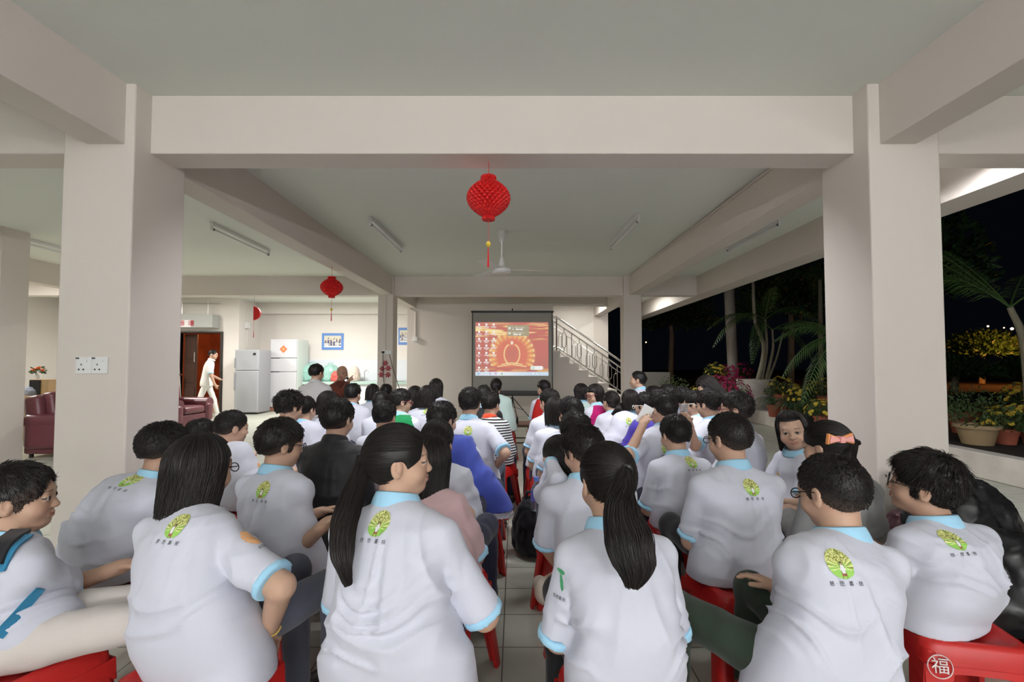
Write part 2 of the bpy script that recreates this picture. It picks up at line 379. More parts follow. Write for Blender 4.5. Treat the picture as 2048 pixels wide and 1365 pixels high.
class Loft:
    """elliptical loft along a bent spine a->m->b (quadratic), lateral axis turning from la to lb"""
    def __init__(s, a, m, b, la, lb, us, ws, ds, k=.03, op='u', cut=None, ext=.25, p=2.4, offs=None):
        s.a, s.m, s.b = (np.array(v, float) for v in (a, m, b)); s.la = nrm(la); s.lb = nrm(lb)
        s.us, s.ws, s.ds = us, ws, ds; s.k = k; s.op = op; s.cut = cut; s.p = p; s.offs = offs
        r = max(max(ws), max(ds)); e = (s.b-s.a)*ext
        s.lo = np.minimum(np.minimum(s.a-e, s.b), s.m)-r; s.hi = np.maximum(np.maximum(s.a-e, s.b), s.m)+r
    def C(s, u): return s.a*(1-u)**2+2*s.m*u*(1-u)+s.b*u*u
    def __call__(s, X, Y, Z):
        ax = s.b-s.a; L2 = ax@ax
        u = ((X-s.a[0])*ax[0]+(Y-s.a[1])*ax[1]+(Z-s.a[2])*ax[2])/L2; u = np.clip(u, s.us[0], s.us[-1])
        w_ = np.interp(u, s.us, s.ws); d_ = np.interp(u, s.us, s.ds)
        uc = np.clip(u, -.3, 1)
        c = [s.a[i]*(1-uc)**2+2*s.m[i]*uc*(1-uc)+s.b[i]*uc*uc for i in range(3)]
        t = np.clip(uc, 0, 1); lx = s.la[0]*(1-t)+s.lb[0]*t; ly = s.la[1]*(1-t)+s.lb[1]*t; ln = np.sqrt(lx*lx+ly*ly)+1e-9; lx, ly = lx/ln, ly/ln
        px, py, pz = X-c[0], Y-c[1], Z-c[2]
        # remove component along axis
        n = ax/np.sqrt(L2); q = px*n[0]+py*n[1]+pz*n[2]
        over = np.where((u >= s.us[-1]-1e-9) | (u <= s.us[0]+1e-9), np.abs(q), 0)*0+0
        px, py = px-q*n[0], py-q*n[1]
        A = np.abs(px*lx+py*ly)/w_; fx, fy = -ly, lx; B = np.abs(px*fx+py*fy+(pz-q*n[2])*0)/d_
        k0 = (A**s.p+B**s.p)**(1/s.p); d = (k0-1)*np.minimum(w_, d_)
        um = ((X-s.a[0])*ax[0]+(Y-s.a[1])*ax[1]+(Z-s.a[2])*ax[2])/L2
        L = math.sqrt(L2); d = np.maximum(d, np.maximum((um-s.us[-1])*L, (s.us[0]-um)*L))
        if s.cut:
            for (c_, n_) in s.cut: d = np.maximum(d, (X-c_[0])*n_[0]+(Y-c_[1])*n_[1]+(Z-c_[2])*n_[2])
        return d
class Fn:
    def __init__(s, fn, lo, hi, k=.01, op='s'): s.fn = fn; s.lo = np.array(lo, float); s.hi = np.array(hi, float); s.k = k; s.op = op
    def __call__(s, X, Y, Z): return s.fn(X, Y, Z)
def sample(prims, lo, hi, h):
    lo = np.array(lo, float); n = np.maximum(np.ceil((np.array(hi)-lo)/h).astype(int)+1, 3)
    ax = [lo[i]+h*np.arange(n[i]) for i in range(3)]; f = np.full(tuple(n), .3, np.float64)
    for p in prims:
        mg = p.k+2.5*h
        i0 = [max(0, int(math.floor((p.lo[i]-mg-lo[i])/h))) for i in range(3)]; i1 = [min(n[i], int(math.ceil((p.hi[i]+mg-lo[i])/h))+1) for i in range(3)]
        if any(i1[i] <= i0[i] for i in range(3)): continue
        sl = tuple(slice(i0[i], i1[i]) for i in range(3))
        X = ax[0][sl[0]][:, None, None]; Y = ax[1][sl[1]][None, :, None]; Z = ax[2][sl[2]][None, None, :]
        d = p(X, Y, Z); g = f[sl]; k = max(p.k, 1e-6)
        if p.op == 'u': hh = np.clip(.5+.5*(g-d)/k, 0, 1); f[sl] = g*(1-hh)+d*hh-k*hh*(1-hh)
        elif p.op == 's': hh = np.clip(.5-.5*(g+d)/k, 0, 1); f[sl] = g*(1-hh)+(-d)*hh+k*hh*(1-hh)
        elif p.op == 'add': f[sl] = g+d
    return f, lo
def snets(f, lo, h):
    s = (f < 0); n = f.shape
    c = np.zeros((n[0]-1, n[1]-1, n[2]-1), np.int8)
    for dx in (0, 1):
        for dy in (0, 1):
            for dz in (0, 1): c += s[dx:n[0]-1+dx, dy:n[1]-1+dy, dz:n[2]-1+dz]
    act = (c > 0) & (c < 8); ijk = np.argwhere(act)
    if len(ijk) == 0: return np.zeros((0, 3)), np.zeros((0, 4), int)
    idx = np.full(act.shape, -1, np.int64); idx[act] = np.arange(len(ijk))
    cv = {}
    for dx in (0, 1):
        for dy in (0, 1):
            for dz in (0, 1): cv[dx, dy, dz] = f[ijk[:, 0]+dx, ijk[:, 1]+dy, ijk[:, 2]+dz]
    acc = np.zeros((len(ijk), 3)); cnt = np.zeros(len(ijk))
    K = list(cv)
    for a in K:
        for ax in range(3):
            if a[ax]: continue
            b = list(a); b[ax] = 1; b = tuple(b); va, vb = cv[a], cv[b]; m = (va < 0) != (vb < 0)
            t = np.where(m, va/(va-vb+1e-20), 0); p = np.zeros((len(ijk), 3)); p[:] = a; p[:, ax] = t
            acc += p*m[:, None]; cnt += m
    V = lo+h*(ijk+acc/cnt[:, None]); Q = []
    for ax in range(3):
        b1, b2 = (ax+1) % 3, (ax+2) % 3
        s0 = np.moveaxis(s, [ax, b1, b2], [0, 1, 2]); id_ = np.moveaxis(idx, [ax, b1, b2], [0, 1, 2])
        e = s0[:-1, 1:-1, 1:-1] != s0[1:, 1:-1, 1:-1]; w_ = np.argwhere(e)
        if len(w_) == 0: continue
        i, j, k = w_[:, 0], w_[:, 1]+1, w_[:, 2]+1
        q = np.stack([id_[i, j-1, k-1], id_[i, j, k-1], id_[i, j, k], id_[i, j-1, k]], 1)
        fl = ~s0[i, j, k]; q[fl] = q[fl][:, ::-1]; Q.append(q)
    Q = np.concatenate(Q) if Q else np.zeros((0, 4), int)
    return V, Q[(Q >= 0).all(1)]
def surf(prims, h, lo=None, hi=None):
    if lo is None:
        lo = np.min([p.lo for p in prims if p.op == 'u'], 0)-3*h; hi = np.max([p.hi for p in prims if p.op == 'u'], 0)+3*h
    f, lo = sample(prims, lo, hi, h); return snets(f, lo, h)
def vnormals(V, Q):
    n = np.cross(V[Q[:, 2]]-V[Q[:, 0]], V[Q[:, 3]]-V[Q[:, 1]]); N = np.zeros_like(V)
    for i in range(4): np.add.at(N, Q[:, i], n)
    return N/(np.linalg.norm(N, axis=1)[:, None]+1e-12)
def smoothV(V, Q, it=1, lam=.5):
    for _ in range(it):
        acc = np.zeros_like(V); cnt = np.zeros(len(V))
        for a, b in ((0, 1), (1, 2), (2, 3), (3, 0)):
            np.add.at(acc, Q[:, a], V[Q[:, b]]); np.add.at(acc, Q[:, b], V[Q[:, a]]); np.add.at(cnt, Q[:, a], 1); np.add.at(cnt, Q[:, b], 1)
        V = V+lam*(acc/np.maximum(cnt, 1)[:, None]-V)
    return V
def merge(parts):
    V = []; Q = []; n = 0; Cc = []
    for p in parts:
        V.append(p[0]); Q.append(p[1]+n); n += len(p[0])
        if len(p) > 2: Cc.append(p[2])
    return (np.concatenate(V), np.concatenate(Q)) + ((np.concatenate(Cc),) if Cc else ())
def strands(paths, radii, prism=3):
    """paths: (N, K, 3), radii (N, K) -> thin tubes with triangular section, as quads"""
    N, K, _ = paths.shape; T = np.gradient(paths, axis=1); T /= np.linalg.norm(T, axis=2, keepdims=True)+1e-12
    ref = np.array([.3, .2, .93]); U = np.cross(T, ref); U /= np.linalg.norm(U, axis=2, keepdims=True)+1e-12; W = np.cross(T, U)
    V = np.stack([paths+radii[..., None]*(math.cos(a)*U+math.sin(a)*W) for a in [2*math.pi*k/prism for k in range(prism)]], 2)
    idx = np.arange(N*K*prism).reshape(N, K, prism); q = []
    for k in range(prism):
        k2 = (k+1) % prism; q.append(np.stack([idx[:, :-1, k], idx[:, :-1, k2], idx[:, 1:, k2], idx[:, 1:, k]], -1).reshape(-1, 4))
    return V.reshape(-1, 3), np.concatenate(q)
def rotz(a): c, s = math.cos(a), math.sin(a); return np.array([[c, -s, 0], [s, c, 0], [0, 0, 1]])
def frame(yaw, pitch=0, roll=0):
    """columns: right, forward, up.  yaw clockwise from +Y (degrees), pitch up positive, roll: head tips to its right"""
    y, p, r = (math.radians(v) for v in (yaw, pitch, roll))
    Rz = rotz(-y); Rx = np.array([[1, 0, 0], [0, math.cos(p), -math.sin(p)], [0, math.sin(p), math.cos(p)]])
    Ry = np.array([[math.cos(r), 0, math.sin(r)], [0, 1, 0], [-math.sin(r), 0, math.cos(r)]])
    return Rz@Rx@Ry
# ================================================================== people
M_SKIN = mat('skin', (.5, .33, .25), .52, .4, attr='Col', sss=.06)
M_HAIR = mat('black_hair', (.012, .010, .009), .45, .28, attr='Col')
def fabric(name, col, rough=.85, bs=350, b=.25): return mat(name, col, rough, .25, bump=b*.35, bscale=bs, sheen=.15)
M_SHIRT = fabric('white_polo_fabric', (.60, .61, .70))
M_CUFF = fabric('sky_blue_ribbing', (.36, .64, .84))
M_PRINT = mat('shirt_print', (.3, .5, .1), .7, attr='Col')
M_NAVY = fabric('navy_trousers', (.022, .024, .05)); M_BLK = fabric('black_trousers', (.013, .013, .015))
M_JEANS = fabric('grey_trousers', (.075, .08, .11)); M_KHAKI = fabric('cream_trousers', (.58, .53, .50))
M_GREEN = fabric('dark_green_trousers', (.022, .035, .022)); M_SHOE = mat('dark_shoe', (.03, .025, .022), .5)
M_SHOE2 = mat('beige_shoe', (.52, .45, .38), .6); M_SOCK = fabric('white_sock', (.6, .6, .62))
M_BEIGE = fabric('off_white_uniform', (.74, .73, .70))
SKINS = [(.50, .315, .225), (.44, .27, .19), (.54, .35, .26)]

def bez(ctrl, K):
    """catmull-rom through control points"""
    P = np.array(ctrl, float); P = np.vstack([2*P[0]-P[1], P, 2*P[-1]-P[-2]]); n = len(P)-3; out = []
    for t in np.linspace(0, n-1e-6, K):
        i = int(t); f = t-i; a, b, c, d = P[i:i+4]
        out.append(.5*((2*b)+(-a+c)*f+(2*a-5*b+4*c-d)*f*f+(-a+3*b-3*c+d)*f**3))
    return np.array(out)
def ik(S, T, l1, l2, pole):
    v = T-S; d = np.linalg.norm(v); n = v/d; d = min(d, (l1+l2)*.995); T = S+n*d
    a = (l1*l1-l2*l2+d*d)/(2*d); h = math.sqrt(max(l1*l1-a*a, 0)); p = np.array(pole, float); p = p-n*(p@n); p = nrm(p)
    return S+n*a+p*h, T
def hand_prims(W, d, nrml, side, s=1.0, curl=.5):
    """palm and five fingers; d = pointing direction, nrml = back of the hand, side = direction of the thumb"""
    d = nrm(d); nrml = nrm(nrml-d*(nrml@d)); t = nrm(np.cross(d, nrml)); t = t if t@side > 0 else -t
    P = []; R = np.stack([t, d, nrml], 1)
    P.append(Ell(W+d*.048*s, np.array([.040, .050, .016])*s, R, k=.02*s))
    P.append(Cone(W-d*.03*s, W+d*.02*s, .024*s, .026*s, k=.015*s, flat=None))
    L = [.066, .075, .070, .056]
    for i in range(4):
        o = W+d*(.085-.006*abs(i-1.2))*s+t*(.027-.018*i)*s; dd = nrm(d+t*(.10-.07*i)); r = (.0085-.0006*i)*s; c = curl*(1+.1*i)
        p0 = o; ang = c*.6
        for j, fr in enumerate((.45, .32, .23)):
            dj = dd*math.cos(ang)-nrml*math.sin(ang); p1 = p0+dj*L[i]*fr*s
            P.append(Cone(p0, p1, r*(1-.1*j), r*(.9-.1*j), k=.004*s if j else .010*s)); p0 = p1; ang += c*.7
    p0 = W+d*.025*s+t*.030*s; dj = nrm(d*.75+t*.65-nrml*.25)
    for j, l in enumerate((.038, .030)):
        p1 = p0+dj*l*s; P.append(Cone(p0, p1, .0115*s*(1-.12*j), .010*s*(1-.12*j), k=.010*s if j == 0 else .004*s)); p0 = p1; dj = nrm(dj+d*.35-nrml*.2)
    return P
def head_prims(Hc, R, s):
    def W(x, y, z): return Hc+R@(np.array([x, y, z])*s)
    P = [Ell(W(0, -.012, .012), np.array([.073, .094, .090])*s, R, k=.01),
         Ell(W(0, .020, -.045), np.array([.060, .062, .074])*s, R, k=.03*s),
         Ell(W(0, .055, -.094), np.array([.024, .022, .018])*s, R, k=.03*s)]
    for g in (-1, 1):
        P += [Ell(W(g*.036, .050, -.048), np.array([.028, .026, .026])*s, R, k=.025*s),
              Ell(W(g*.031, .097, -.012), np.array([.017, .016, .012])*s, R, k=.012*s, op='s'),
              Ell(W(g*.031, .0745, -.013), np.array([.0145, .0125, .0105])*s, R, k=.003*s),
              Ell(W(g*.010, .087, -.043), np.array([.007, .008, .006])*s, R, k=.006*s)]
        e = R@rotz(g*.35)
        P += [Ell(W(g*.076, -.006, -.018), np.array([.009, .019, .031])*s, e, k=.006*s), Ell(W(g*.079, -.004, -.036), np.array([.008, .010, .011])*s, e, k=.006*s),
              Ell(W(g*.086, -.002, -.012), np.array([.006, .010, .017])*s, e, k=.004*s, op='s')]
    P += [Cone(W(-.03, .072, .010), W(.03, .072, .010), .013*s, .013*s, k=.016*s),
          Cone(W(0, .078, -.010), W(0, .0935, -.040), .007*s, .0095*s, k=.012*s),
          Cone(W(-.016, .079, -.069), W(.016, .079, -.069), .0075*s, .0075*s, k=.008*s),
          Cone(W(0, .084, -.064), W(0, .083, -.074), .007*s, .007*s, k=.006*s),
          Cone(W(-.020, .0895, -.0675), W(.020, .0895, -.0675), .0016*s, .0016*s, k=.004*s, op='s')]
    return P
def head_colors(V, Hc, R, s, skin, bald=False):
    L = ((V-Hc)@R)/s; x, y, z = L[:, 0], L[:, 1], L[:, 2]; ax = np.abs(x); n = len(V)
    c = np.tile(np.array(skin), (n, 1)); dark = np.array([.012, .010, .010])
    def mixc(m, col, a=1.0):
        m = np.clip(m, 0, 1)[:, None]*a; c[:] = c*(1-m)+np.array(col)*m
    mixc(1-np.hypot((ax-.036)/.03, (z+.048)/.025)*1.0, (.64, .30, .22), .35)
    mixc((y > .07)*(ax < .023)*(np.abs(z+.0695-7*x*x) < .0070), (.50, .17, .14), .6)
    mixc((y > .07)*(ax < .024)*(np.abs(z+.0695-7*x*x) < .0013), (.15, .04, .03), .7)
    ey = (y > .068)*(np.abs((ax-.031)/.0135)**2+np.abs((z+.013)/.0052)**2 < 1)
    mixc(ey*1.0, (.50, .46, .44)); mixc(ey*(np.abs(ax-.031) < .0078)*1.0, dark)
    mixc((y > .068)*(np.abs(np.hypot((ax-.031)/.0145, (z+.013)/.0068)-1) < .16)*(z > -.014)*1.0, dark)
    mixc((y > .055)*(np.abs(z-.0125+5*(ax-.034)**2) < .0020)*(ax > .016)*(ax < .048), (.05, .035, .03), .8)
    mixc((y > .085)*(np.hypot((ax-.007)/.0035, (z+.050)/.003) < 1)*1.0, (.12, .04, .03), .8)
    return c
def hair_mesh(style, Hc, R, s, D, o):
    def W(x, y, z): return Hc+R@(np.array([x, y, z])*s)
    def Wm(A): return Hc+(A*s)@R.T
    def loc(X, Y, Z):
        px, py, pz = X-Hc[0], Y-Hc[1], Z-Hc[2]
        return [(px*R[0, i]+py*R[1, i]+pz*R[2, i])/s for i in range(3)]
    h = o.get('hh') or max(.004, .0026*D); t = o.get('thick', .010); R_ = np.random.default_rng(o.get('seed', 1)); parts = []
    rx, ry, rz = .074+t, .0955+t, .090+t*1.1
    cc = np.array([0, -.013, .013]); lim = .28*s
    lo, hi = Hc-lim*1.6, Hc+lim
    long_ = style in ('bob', 'long')
    zl = o.get('zlen', -.15 if style == 'bob' else -.30)
    prims = [Ell(W(*cc), np.array([rx, ry, rz])*s, R, k=.001)]
    if long_:
        zb = min(zl, -.15) if style == 'bob' else -.16
        def curtain(X, Y, Z):
            x, y, z = loc(X, Y, Z); f = np.clip((.01-z)/.16, 0, 1)
            a = rx*(1.0+.05*f); b = ry*(1-.16*f); d = (np.sqrt((x/a)**2+((y+.013+.018*f)/b)**2)-1)*a
            return np.maximum(np.maximum(d, z-.012), (zl+.012*np.sin(x*90)+.008)-z)*s
        f_ = Fn(curtain, lo, hi, k=.006*s, op='u'); prims.append(f_)
    def facecut(X, Y, Z):
        x, y, z = loc(X, Y, Z)
        if long_:
            fr = o.get('fringe', .022)
            d = np.maximum((.028+.35*np.maximum(z, -.02)*0+np.abs(x)*.12)-y, z-(fr+.06*np.abs(x)))
            d = np.maximum(d, np.abs(x)-.073)
            neck = np.maximum(np.maximum(-.02-y, np.abs(x)-.058), z+.05)   # hollow in front of the neck
            return np.minimum(d, neck)*s
        k_ = o.get('slope', .62); a_ = o.get('line', -.014)
        d = z-(a_+k_*y+.012*np.sin(x*60+1))                          # below this plane: no hair
        fore = np.sqrt((x/.066)**2+((y-.105)/.055)**2+((z+.005)/.066)**2)-1
        ear = np.sqrt((x/.20)**2+((y-.004)/.022)**2+((z+.028)/.034)**2)-1
        sb = np.maximum(np.maximum(np.abs(y-.022)-.012, -(z+.045)), .05-np.abs(x))   # side burn kept
        d = np.minimum(np.minimum(d, fore*.05), ear*.02)
        if style != 'pony': d = np.maximum(d, -sb*1.0)
        return d*s
    prims.append(Fn(facecut, lo, hi, k=.006, op='s'))
    V, Q = surf(prims, h, Hc-np.array([1, 1, 1])*(.145 if not long_ else .17)*s-(np.array([0, 0, max(0, -zl-.13)*s])), Hc+np.array([1, 1, 1])*.145*s)
    V = smoothV(V, Q, 1)
    N = vnormals(V, Q); L = ((V-Hc)@R)/s
    if style in ('short', 'spiky', 'buzz', 'mop'):
        amp = {'buzz': .0, 'short': .004, 'spiky': .007, 'mop': .006}[style]
        nz = vnoise(L*np.array([60, 60, 60])+R_.random(3)*50)-.5
        topw = np.clip((L[:, 2]+.03)/.08, .25, 1)
        V = V+N*(nz*amp*2*topw*s)[:, None]
        if style in ('spiky', 'mop'): V = V+N*(np.clip((L[:, 2]-.03)/.06, 0, 1)*.008*s)[:, None]
    col = np.tile(np.array(o.get('hcol', (.0075, .0065, .0062))), (len(V), 1))
    if style in ('buzz', 'short', 'spiky') and not o.get('nofade'):
        kk = .62; dist = L[:, 2]-(-.014+kk*L[:, 1]); m = np.clip(1-dist/(.045 if style == 'buzz' else .028), 0, 1)[:, None]*.55*(L[:, 1] < .06)[:, None]
        col = col*(1-m)+np.array([.10, .065, .05])*m
    parts.append((V, Q, col))
    dens = min(1.0, 1.5/D)
    base = np.array(o.get('hcol', (.0075, .0065, .0062)))
    def addstr(paths, rad, cvar=.7):
        v, q = strands(paths, rad); n = paths.shape[0]*paths.shape[1]*3
        cc_ = base[None]*(.6+R_.random((paths.shape[0], 1))*cvar*1.8)+np.array([.010, .005, .004])*(R_.random((paths.shape[0], 1))**2)
        parts.append((v, q, np.repeat(cc_, paths.shape[1]*3, 0)))
    whorl = np.array([.01, -.06, .10])
    if style in ('short', 'spiky', 'buzz', 'mop'):
        n = int(5200*dens*({'buzz': 1.1, 'short': 1, 'spiky': 1, 'mop': 1}[style])) if D < 4.2 else 160
        fi = R_.integers(0, len(Q), n); b = V[Q[fi]].mean(1)+R_.normal(0, .0012, (n, 3)); nn = N[Q[fi, 0]]
        lb = ((b-Hc)@R)/s; flow = lb-whorl; flow[:, 2] -= .06; flow = flow@R.T; flow -= nn*(flow*nn).sum(1)[:, None]; flow /= np.linalg.norm(flow, axis=1)[:, None]+1e-9
        ln = {'buzz': .008, 'short': .016, 'spiky': .02, 'mop': .03}[style]*s; ln = ln*(.6+.6*R_.random((n, 1)))*np.clip((lb[:, 2:3]+.05)/.10, .35, 1)
        up = {'buzz': .5, 'short': .28, 'spiky': .95, 'mop': .16}[style]
        ok = nn@R[:, 2] > -.75
        b, nn, flow, ln = b[ok], nn[ok], flow[ok], ln[ok]
        d1 = nn*up+flow+R_.normal(0, .18, flow.shape); p = np.stack([b-nn*.002, b+d1*ln*.5, b+d1*ln*.9+flow*ln*.25-nn*ln*.12], 1)
        r = np.array([.0013, .001, .0002])*max(1, D/1.6); addstr(p, np.tile(r, (len(b), 1)))
    elif long_:
        n = int(1500*dens); K = 16; th = R_.uniform(-math.pi, math.pi, n); part = o.get('parting', .0)
        frontm = np.abs(th) < 1.0                      # 0 = forward
        fr = o.get('fringe', .022)
        ts = np.linspace(0, 1, K)[None]; rr = 1.0+R_.uniform(-.01, .03, (n, 1))
        zend = np.where(frontm, np.maximum(fr-.012, zl), zl-.012+R_.uniform(-.02, .014, n))[:, None]
        if o.get('nobang'): zend = np.where(frontm[:, None], .075, zend)
        arc = rz*1.45; down = np.maximum(.013-zend, 0); tot = np.where(zend < .013, arc+down, arc*np.arccos(np.clip((zend-.013)/rz, -1, 1))/(math.pi/2))
        sl = ts*tot; phi = np.clip(sl/arc, 0, 1)*math.pi/2; dz = np.maximum(sl-arc, 0); f = np.clip(dz/.16, 0, 1)
        X = np.sin(th)[:, None]*rx*np.sin(phi)*rr*(1+.05*f); Y = np.cos(th)[:, None]*ry*np.sin(phi)*rr*(1-.16*f)-.013-.018*f; Z = .013+rz*np.cos(phi)*rr-dz
        w_ = R_.uniform(0, 6.28, (n, 1)); X = X+.0025*np.sin(dz*40+w_)+part*(1-np.sin(phi)); Y = Y+.0025*np.cos(dz*37+w_)
        addstr(Wm(np.stack([X, Y, Z], -1)), np.tile(np.linspace(.0013, .0009, K)*max(1, D/1.6), (n, 1)))
    if style == 'pony' or o.get('tie') is not None:
        T = np.array(o.get('tie', (0, -.125, .01))); n = int(2300*dens); K = 12
        fi = R_.integers(0, len(Q), n); b = (((V[Q[fi]].mean(1))-Hc)@R)/s; ok = (b[:, 2] > -.085) & ((b[:, 1] < .050) | (b[:, 2] > .055)) & ((b[:, 1] < -.022) | (b[:, 2] > .034)); b = b[ok]; n = len(b)
        ts = np.linspace(0, 1, K)[None, :, None]; p = b[:, None]*(1-ts)+T[None, None]*ts; q = (p-cc)/np.array([rx, ry, rz]); ql = np.linalg.norm(q, axis=2, keepdims=True)
        p2 = cc+q/ql*np.array([rx, ry, rz])*(1.0+R_.uniform(0, .022, (n, 1, 1))); wgt = np.clip(ts*1.0, 0, 1)**6; p = p2*(1-wgt)+T*wgt
        addstr(Wm(p), np.tile(np.full(K, .0011)*max(1, D/1.6), (n, 1)), .55)
        tail = o.get('tail')
        if tail is not None:
            pts = bez([Wm(T[None])[0]]+[np.array(q[:3]) for q in tail], 30); rad = np.interp(np.linspace(0, 1, 30), np.linspace(0, 1, len(tail)+1), [.013]+[q[3] for q in tail])
            if o.get('braid'):
                pr = []; tt = np.linspace(.04, .82, 13)
                for i, u in enumerate(tt):
                    k_ = u*29; j = int(k_); c = pts[j]*(1-(k_-j))+pts[min(j+1, 29)]*(k_-j); dr = nrm(pts[min(j+2, 29)]-pts[j]); sd = nrm(np.cross(dr, [0, 1, 0])); g = 1 if i % 2 else -1; r_ = rad[j]
                    e1 = nrm(dr-sd*g*.7); e2 = nrm(np.cross(e1, [0, 1, 0])); e3 = np.cross(e1, e2)
                    pr.append(Ell(c+sd*g*r_*.55, (r_*.75, r_*1.25, r_*.85), np.stack([e2, e1, e3], 1), k=.003))
                v, q = surf(pr, h*.9); parts.append((v, q, np.tile(base*1.2, (len(v), 1))))
                pts2 = pts[22:]; rad2 = rad[22:]; nt = 60
            else: pts2, rad2, nt = pts, rad, int(1400*dens)
            K = len(pts2); a = R_.uniform(0, 6.28, nt); ro = np.sqrt(R_.random(nt)); tg = np.gradient(pts2, axis=0); tg /= np.linalg.norm(tg, axis=1)[:, None]
            U = np.cross(tg, [0, 1, .1]); U /= np.linalg.norm(U, axis=1)[:, None]; Wv = np.cross(tg, U)
            ph = R_.uniform(0, 6.28, nt); wob = .0035*np.sin(np.linspace(0, 9, K)[None]+ph[:, None])
            A = (ro*np.cos(a))[:, None]*rad2[None]+wob; B = (ro*np.sin(a))[:, None]*rad2[None]*.62+wob[:, ::-1]
            p = pts2[None]+A[..., None]*U[None]+B[..., None]*Wv[None]
            # ragged ends
            end = 1-.30*R_.random(nt)**1.6*(1.35-ro); tq = np.linspace(0, 1, K)[None]*end[:, None]*(K-1); i0 = np.clip(tq.astype(int), 0, K-2); fr = (tq-i0)[..., None]
            p = np.take_along_axis(p, i0[..., None], 1)*(1-fr)+np.take_along_axis(p, i0[..., None]+1, 1)*fr
            addstr(p, np.tile(np.linspace(.0016, .0010, K)*max(1, D/1.6), (nt, 1)), 1.0)
            nb = 14; tt = np.arange(nb)  # solid core
            if not o.get('braid'):
                ring = strands(pts2[None, :int(K*.93)], (rad2*.62)[None, :int(K*.93)], 8); parts.append((ring[0], ring[1], np.tile(base*.8, (len(ring[0]), 1))))
    return merge(parts)

# ---- the printed emblem: a green round tree over a small white figure, drawn as pattern colours of a draped patch
def emblem(a, b):
    """a,b in [-1,1] -> colour array and mask"""
    r = np.hypot(a, b); m = r < 1; n1 = vnoise(np.stack([a*7+3, b*7+9, a*0+1], -1)); n2 = vnoise(np.stack([a*14+3, b*14+5, a*0+7], -1))
    c = np.zeros(a.shape+(3,)); g = np.array([.28, .55, .10]); ol = np.array([.52, .54, .16]); dk = np.array([.22, .24, .05]); yl = np.array([.72, .74, .32])
    up = np.clip((b+.05)*4, 0, 1)[..., None]; c[:] = g*(1-up)+ol*up
    ang = np.arctan2(b+.25, a); ray = (np.sin(ang*17) > .25) & (np.abs(a) > .12) & (b > -.45) & (b < .35)
    c[ray] = yl; ray2 = (np.sin(ang*17+2.2) > .75) & (np.abs(a) > .3) & (b > -.3) & (b < .3); c[ray2] = dk
    c[(b > .25) & (n2 > .55)] = yl; c[(b > .2) & (n2 < .38)] = dk
    tr = (np.abs(np.abs(a)-.15-.25*np.clip(b-.1, 0, 1)) < .035) & (b < .45); c[tr] = (.20, .14, .05)
    wt = (np.hypot(a/.17, (b+.36)/.30) < 1); c[wt] = (.80, .80, .82)
    c[(np.hypot(a/.09, (b-.04)/.12) < 1)] = (.03, .02, .02); c[(np.hypot(a/.07, (b+.04)/.07) < 1)] = (.6, .4, .3)
    c[(np.abs(b+.74) < .09) & (np.abs(a) < .2)] = (.30, .10, .06)
    return c, m
def flower(a, b):
    r = np.hypot(a*1.2, b); m = (r < 1) & (np.sin(b*20+a*6) > -.75); return np.tile(np.array([.85, .42, .16]), a.shape+(1,)), m
def leaf(a, b):
    m1 = (np.hypot((a-.05)/.75, (b-.66)/.2) < 1) & (b+.3*a > .55); m2 = np.hypot((a-.25+.25*b)/.26, (b+.15)/.62) < 1
    return np.tile(np.array([.05, .30, .12]), a.shape+(1,)), m1 | m2
def bluecross(a, b):
    m1 = np.hypot(a, b-.35)*1.9 < 1; m2 = np.abs(np.hypot(a, b+.6)-.75) < .15
    c = np.tile(np.array([.75, .5, .2]), a.shape+(1,)); c[m2 & ~m1] = (.12, .35, .42); return c, (m1 | (m2 & (b > -.5)))
GLYPH = {}
def glyph_mesh(s):
    if s not in GLYPH:
        me = text_mesh(s, 1.0); bm = bmesh.new(); bm.from_mesh(me); bmesh.ops.triangulate(bm, faces=bm.faces)
        V = np.array([v.co[:2] for v in bm.verts]); T = np.array([[v.index for v in f.verts] for f in bm.faces]); bm.free()
        GLYPH[s] = (V, T)
    return GLYPH[s]
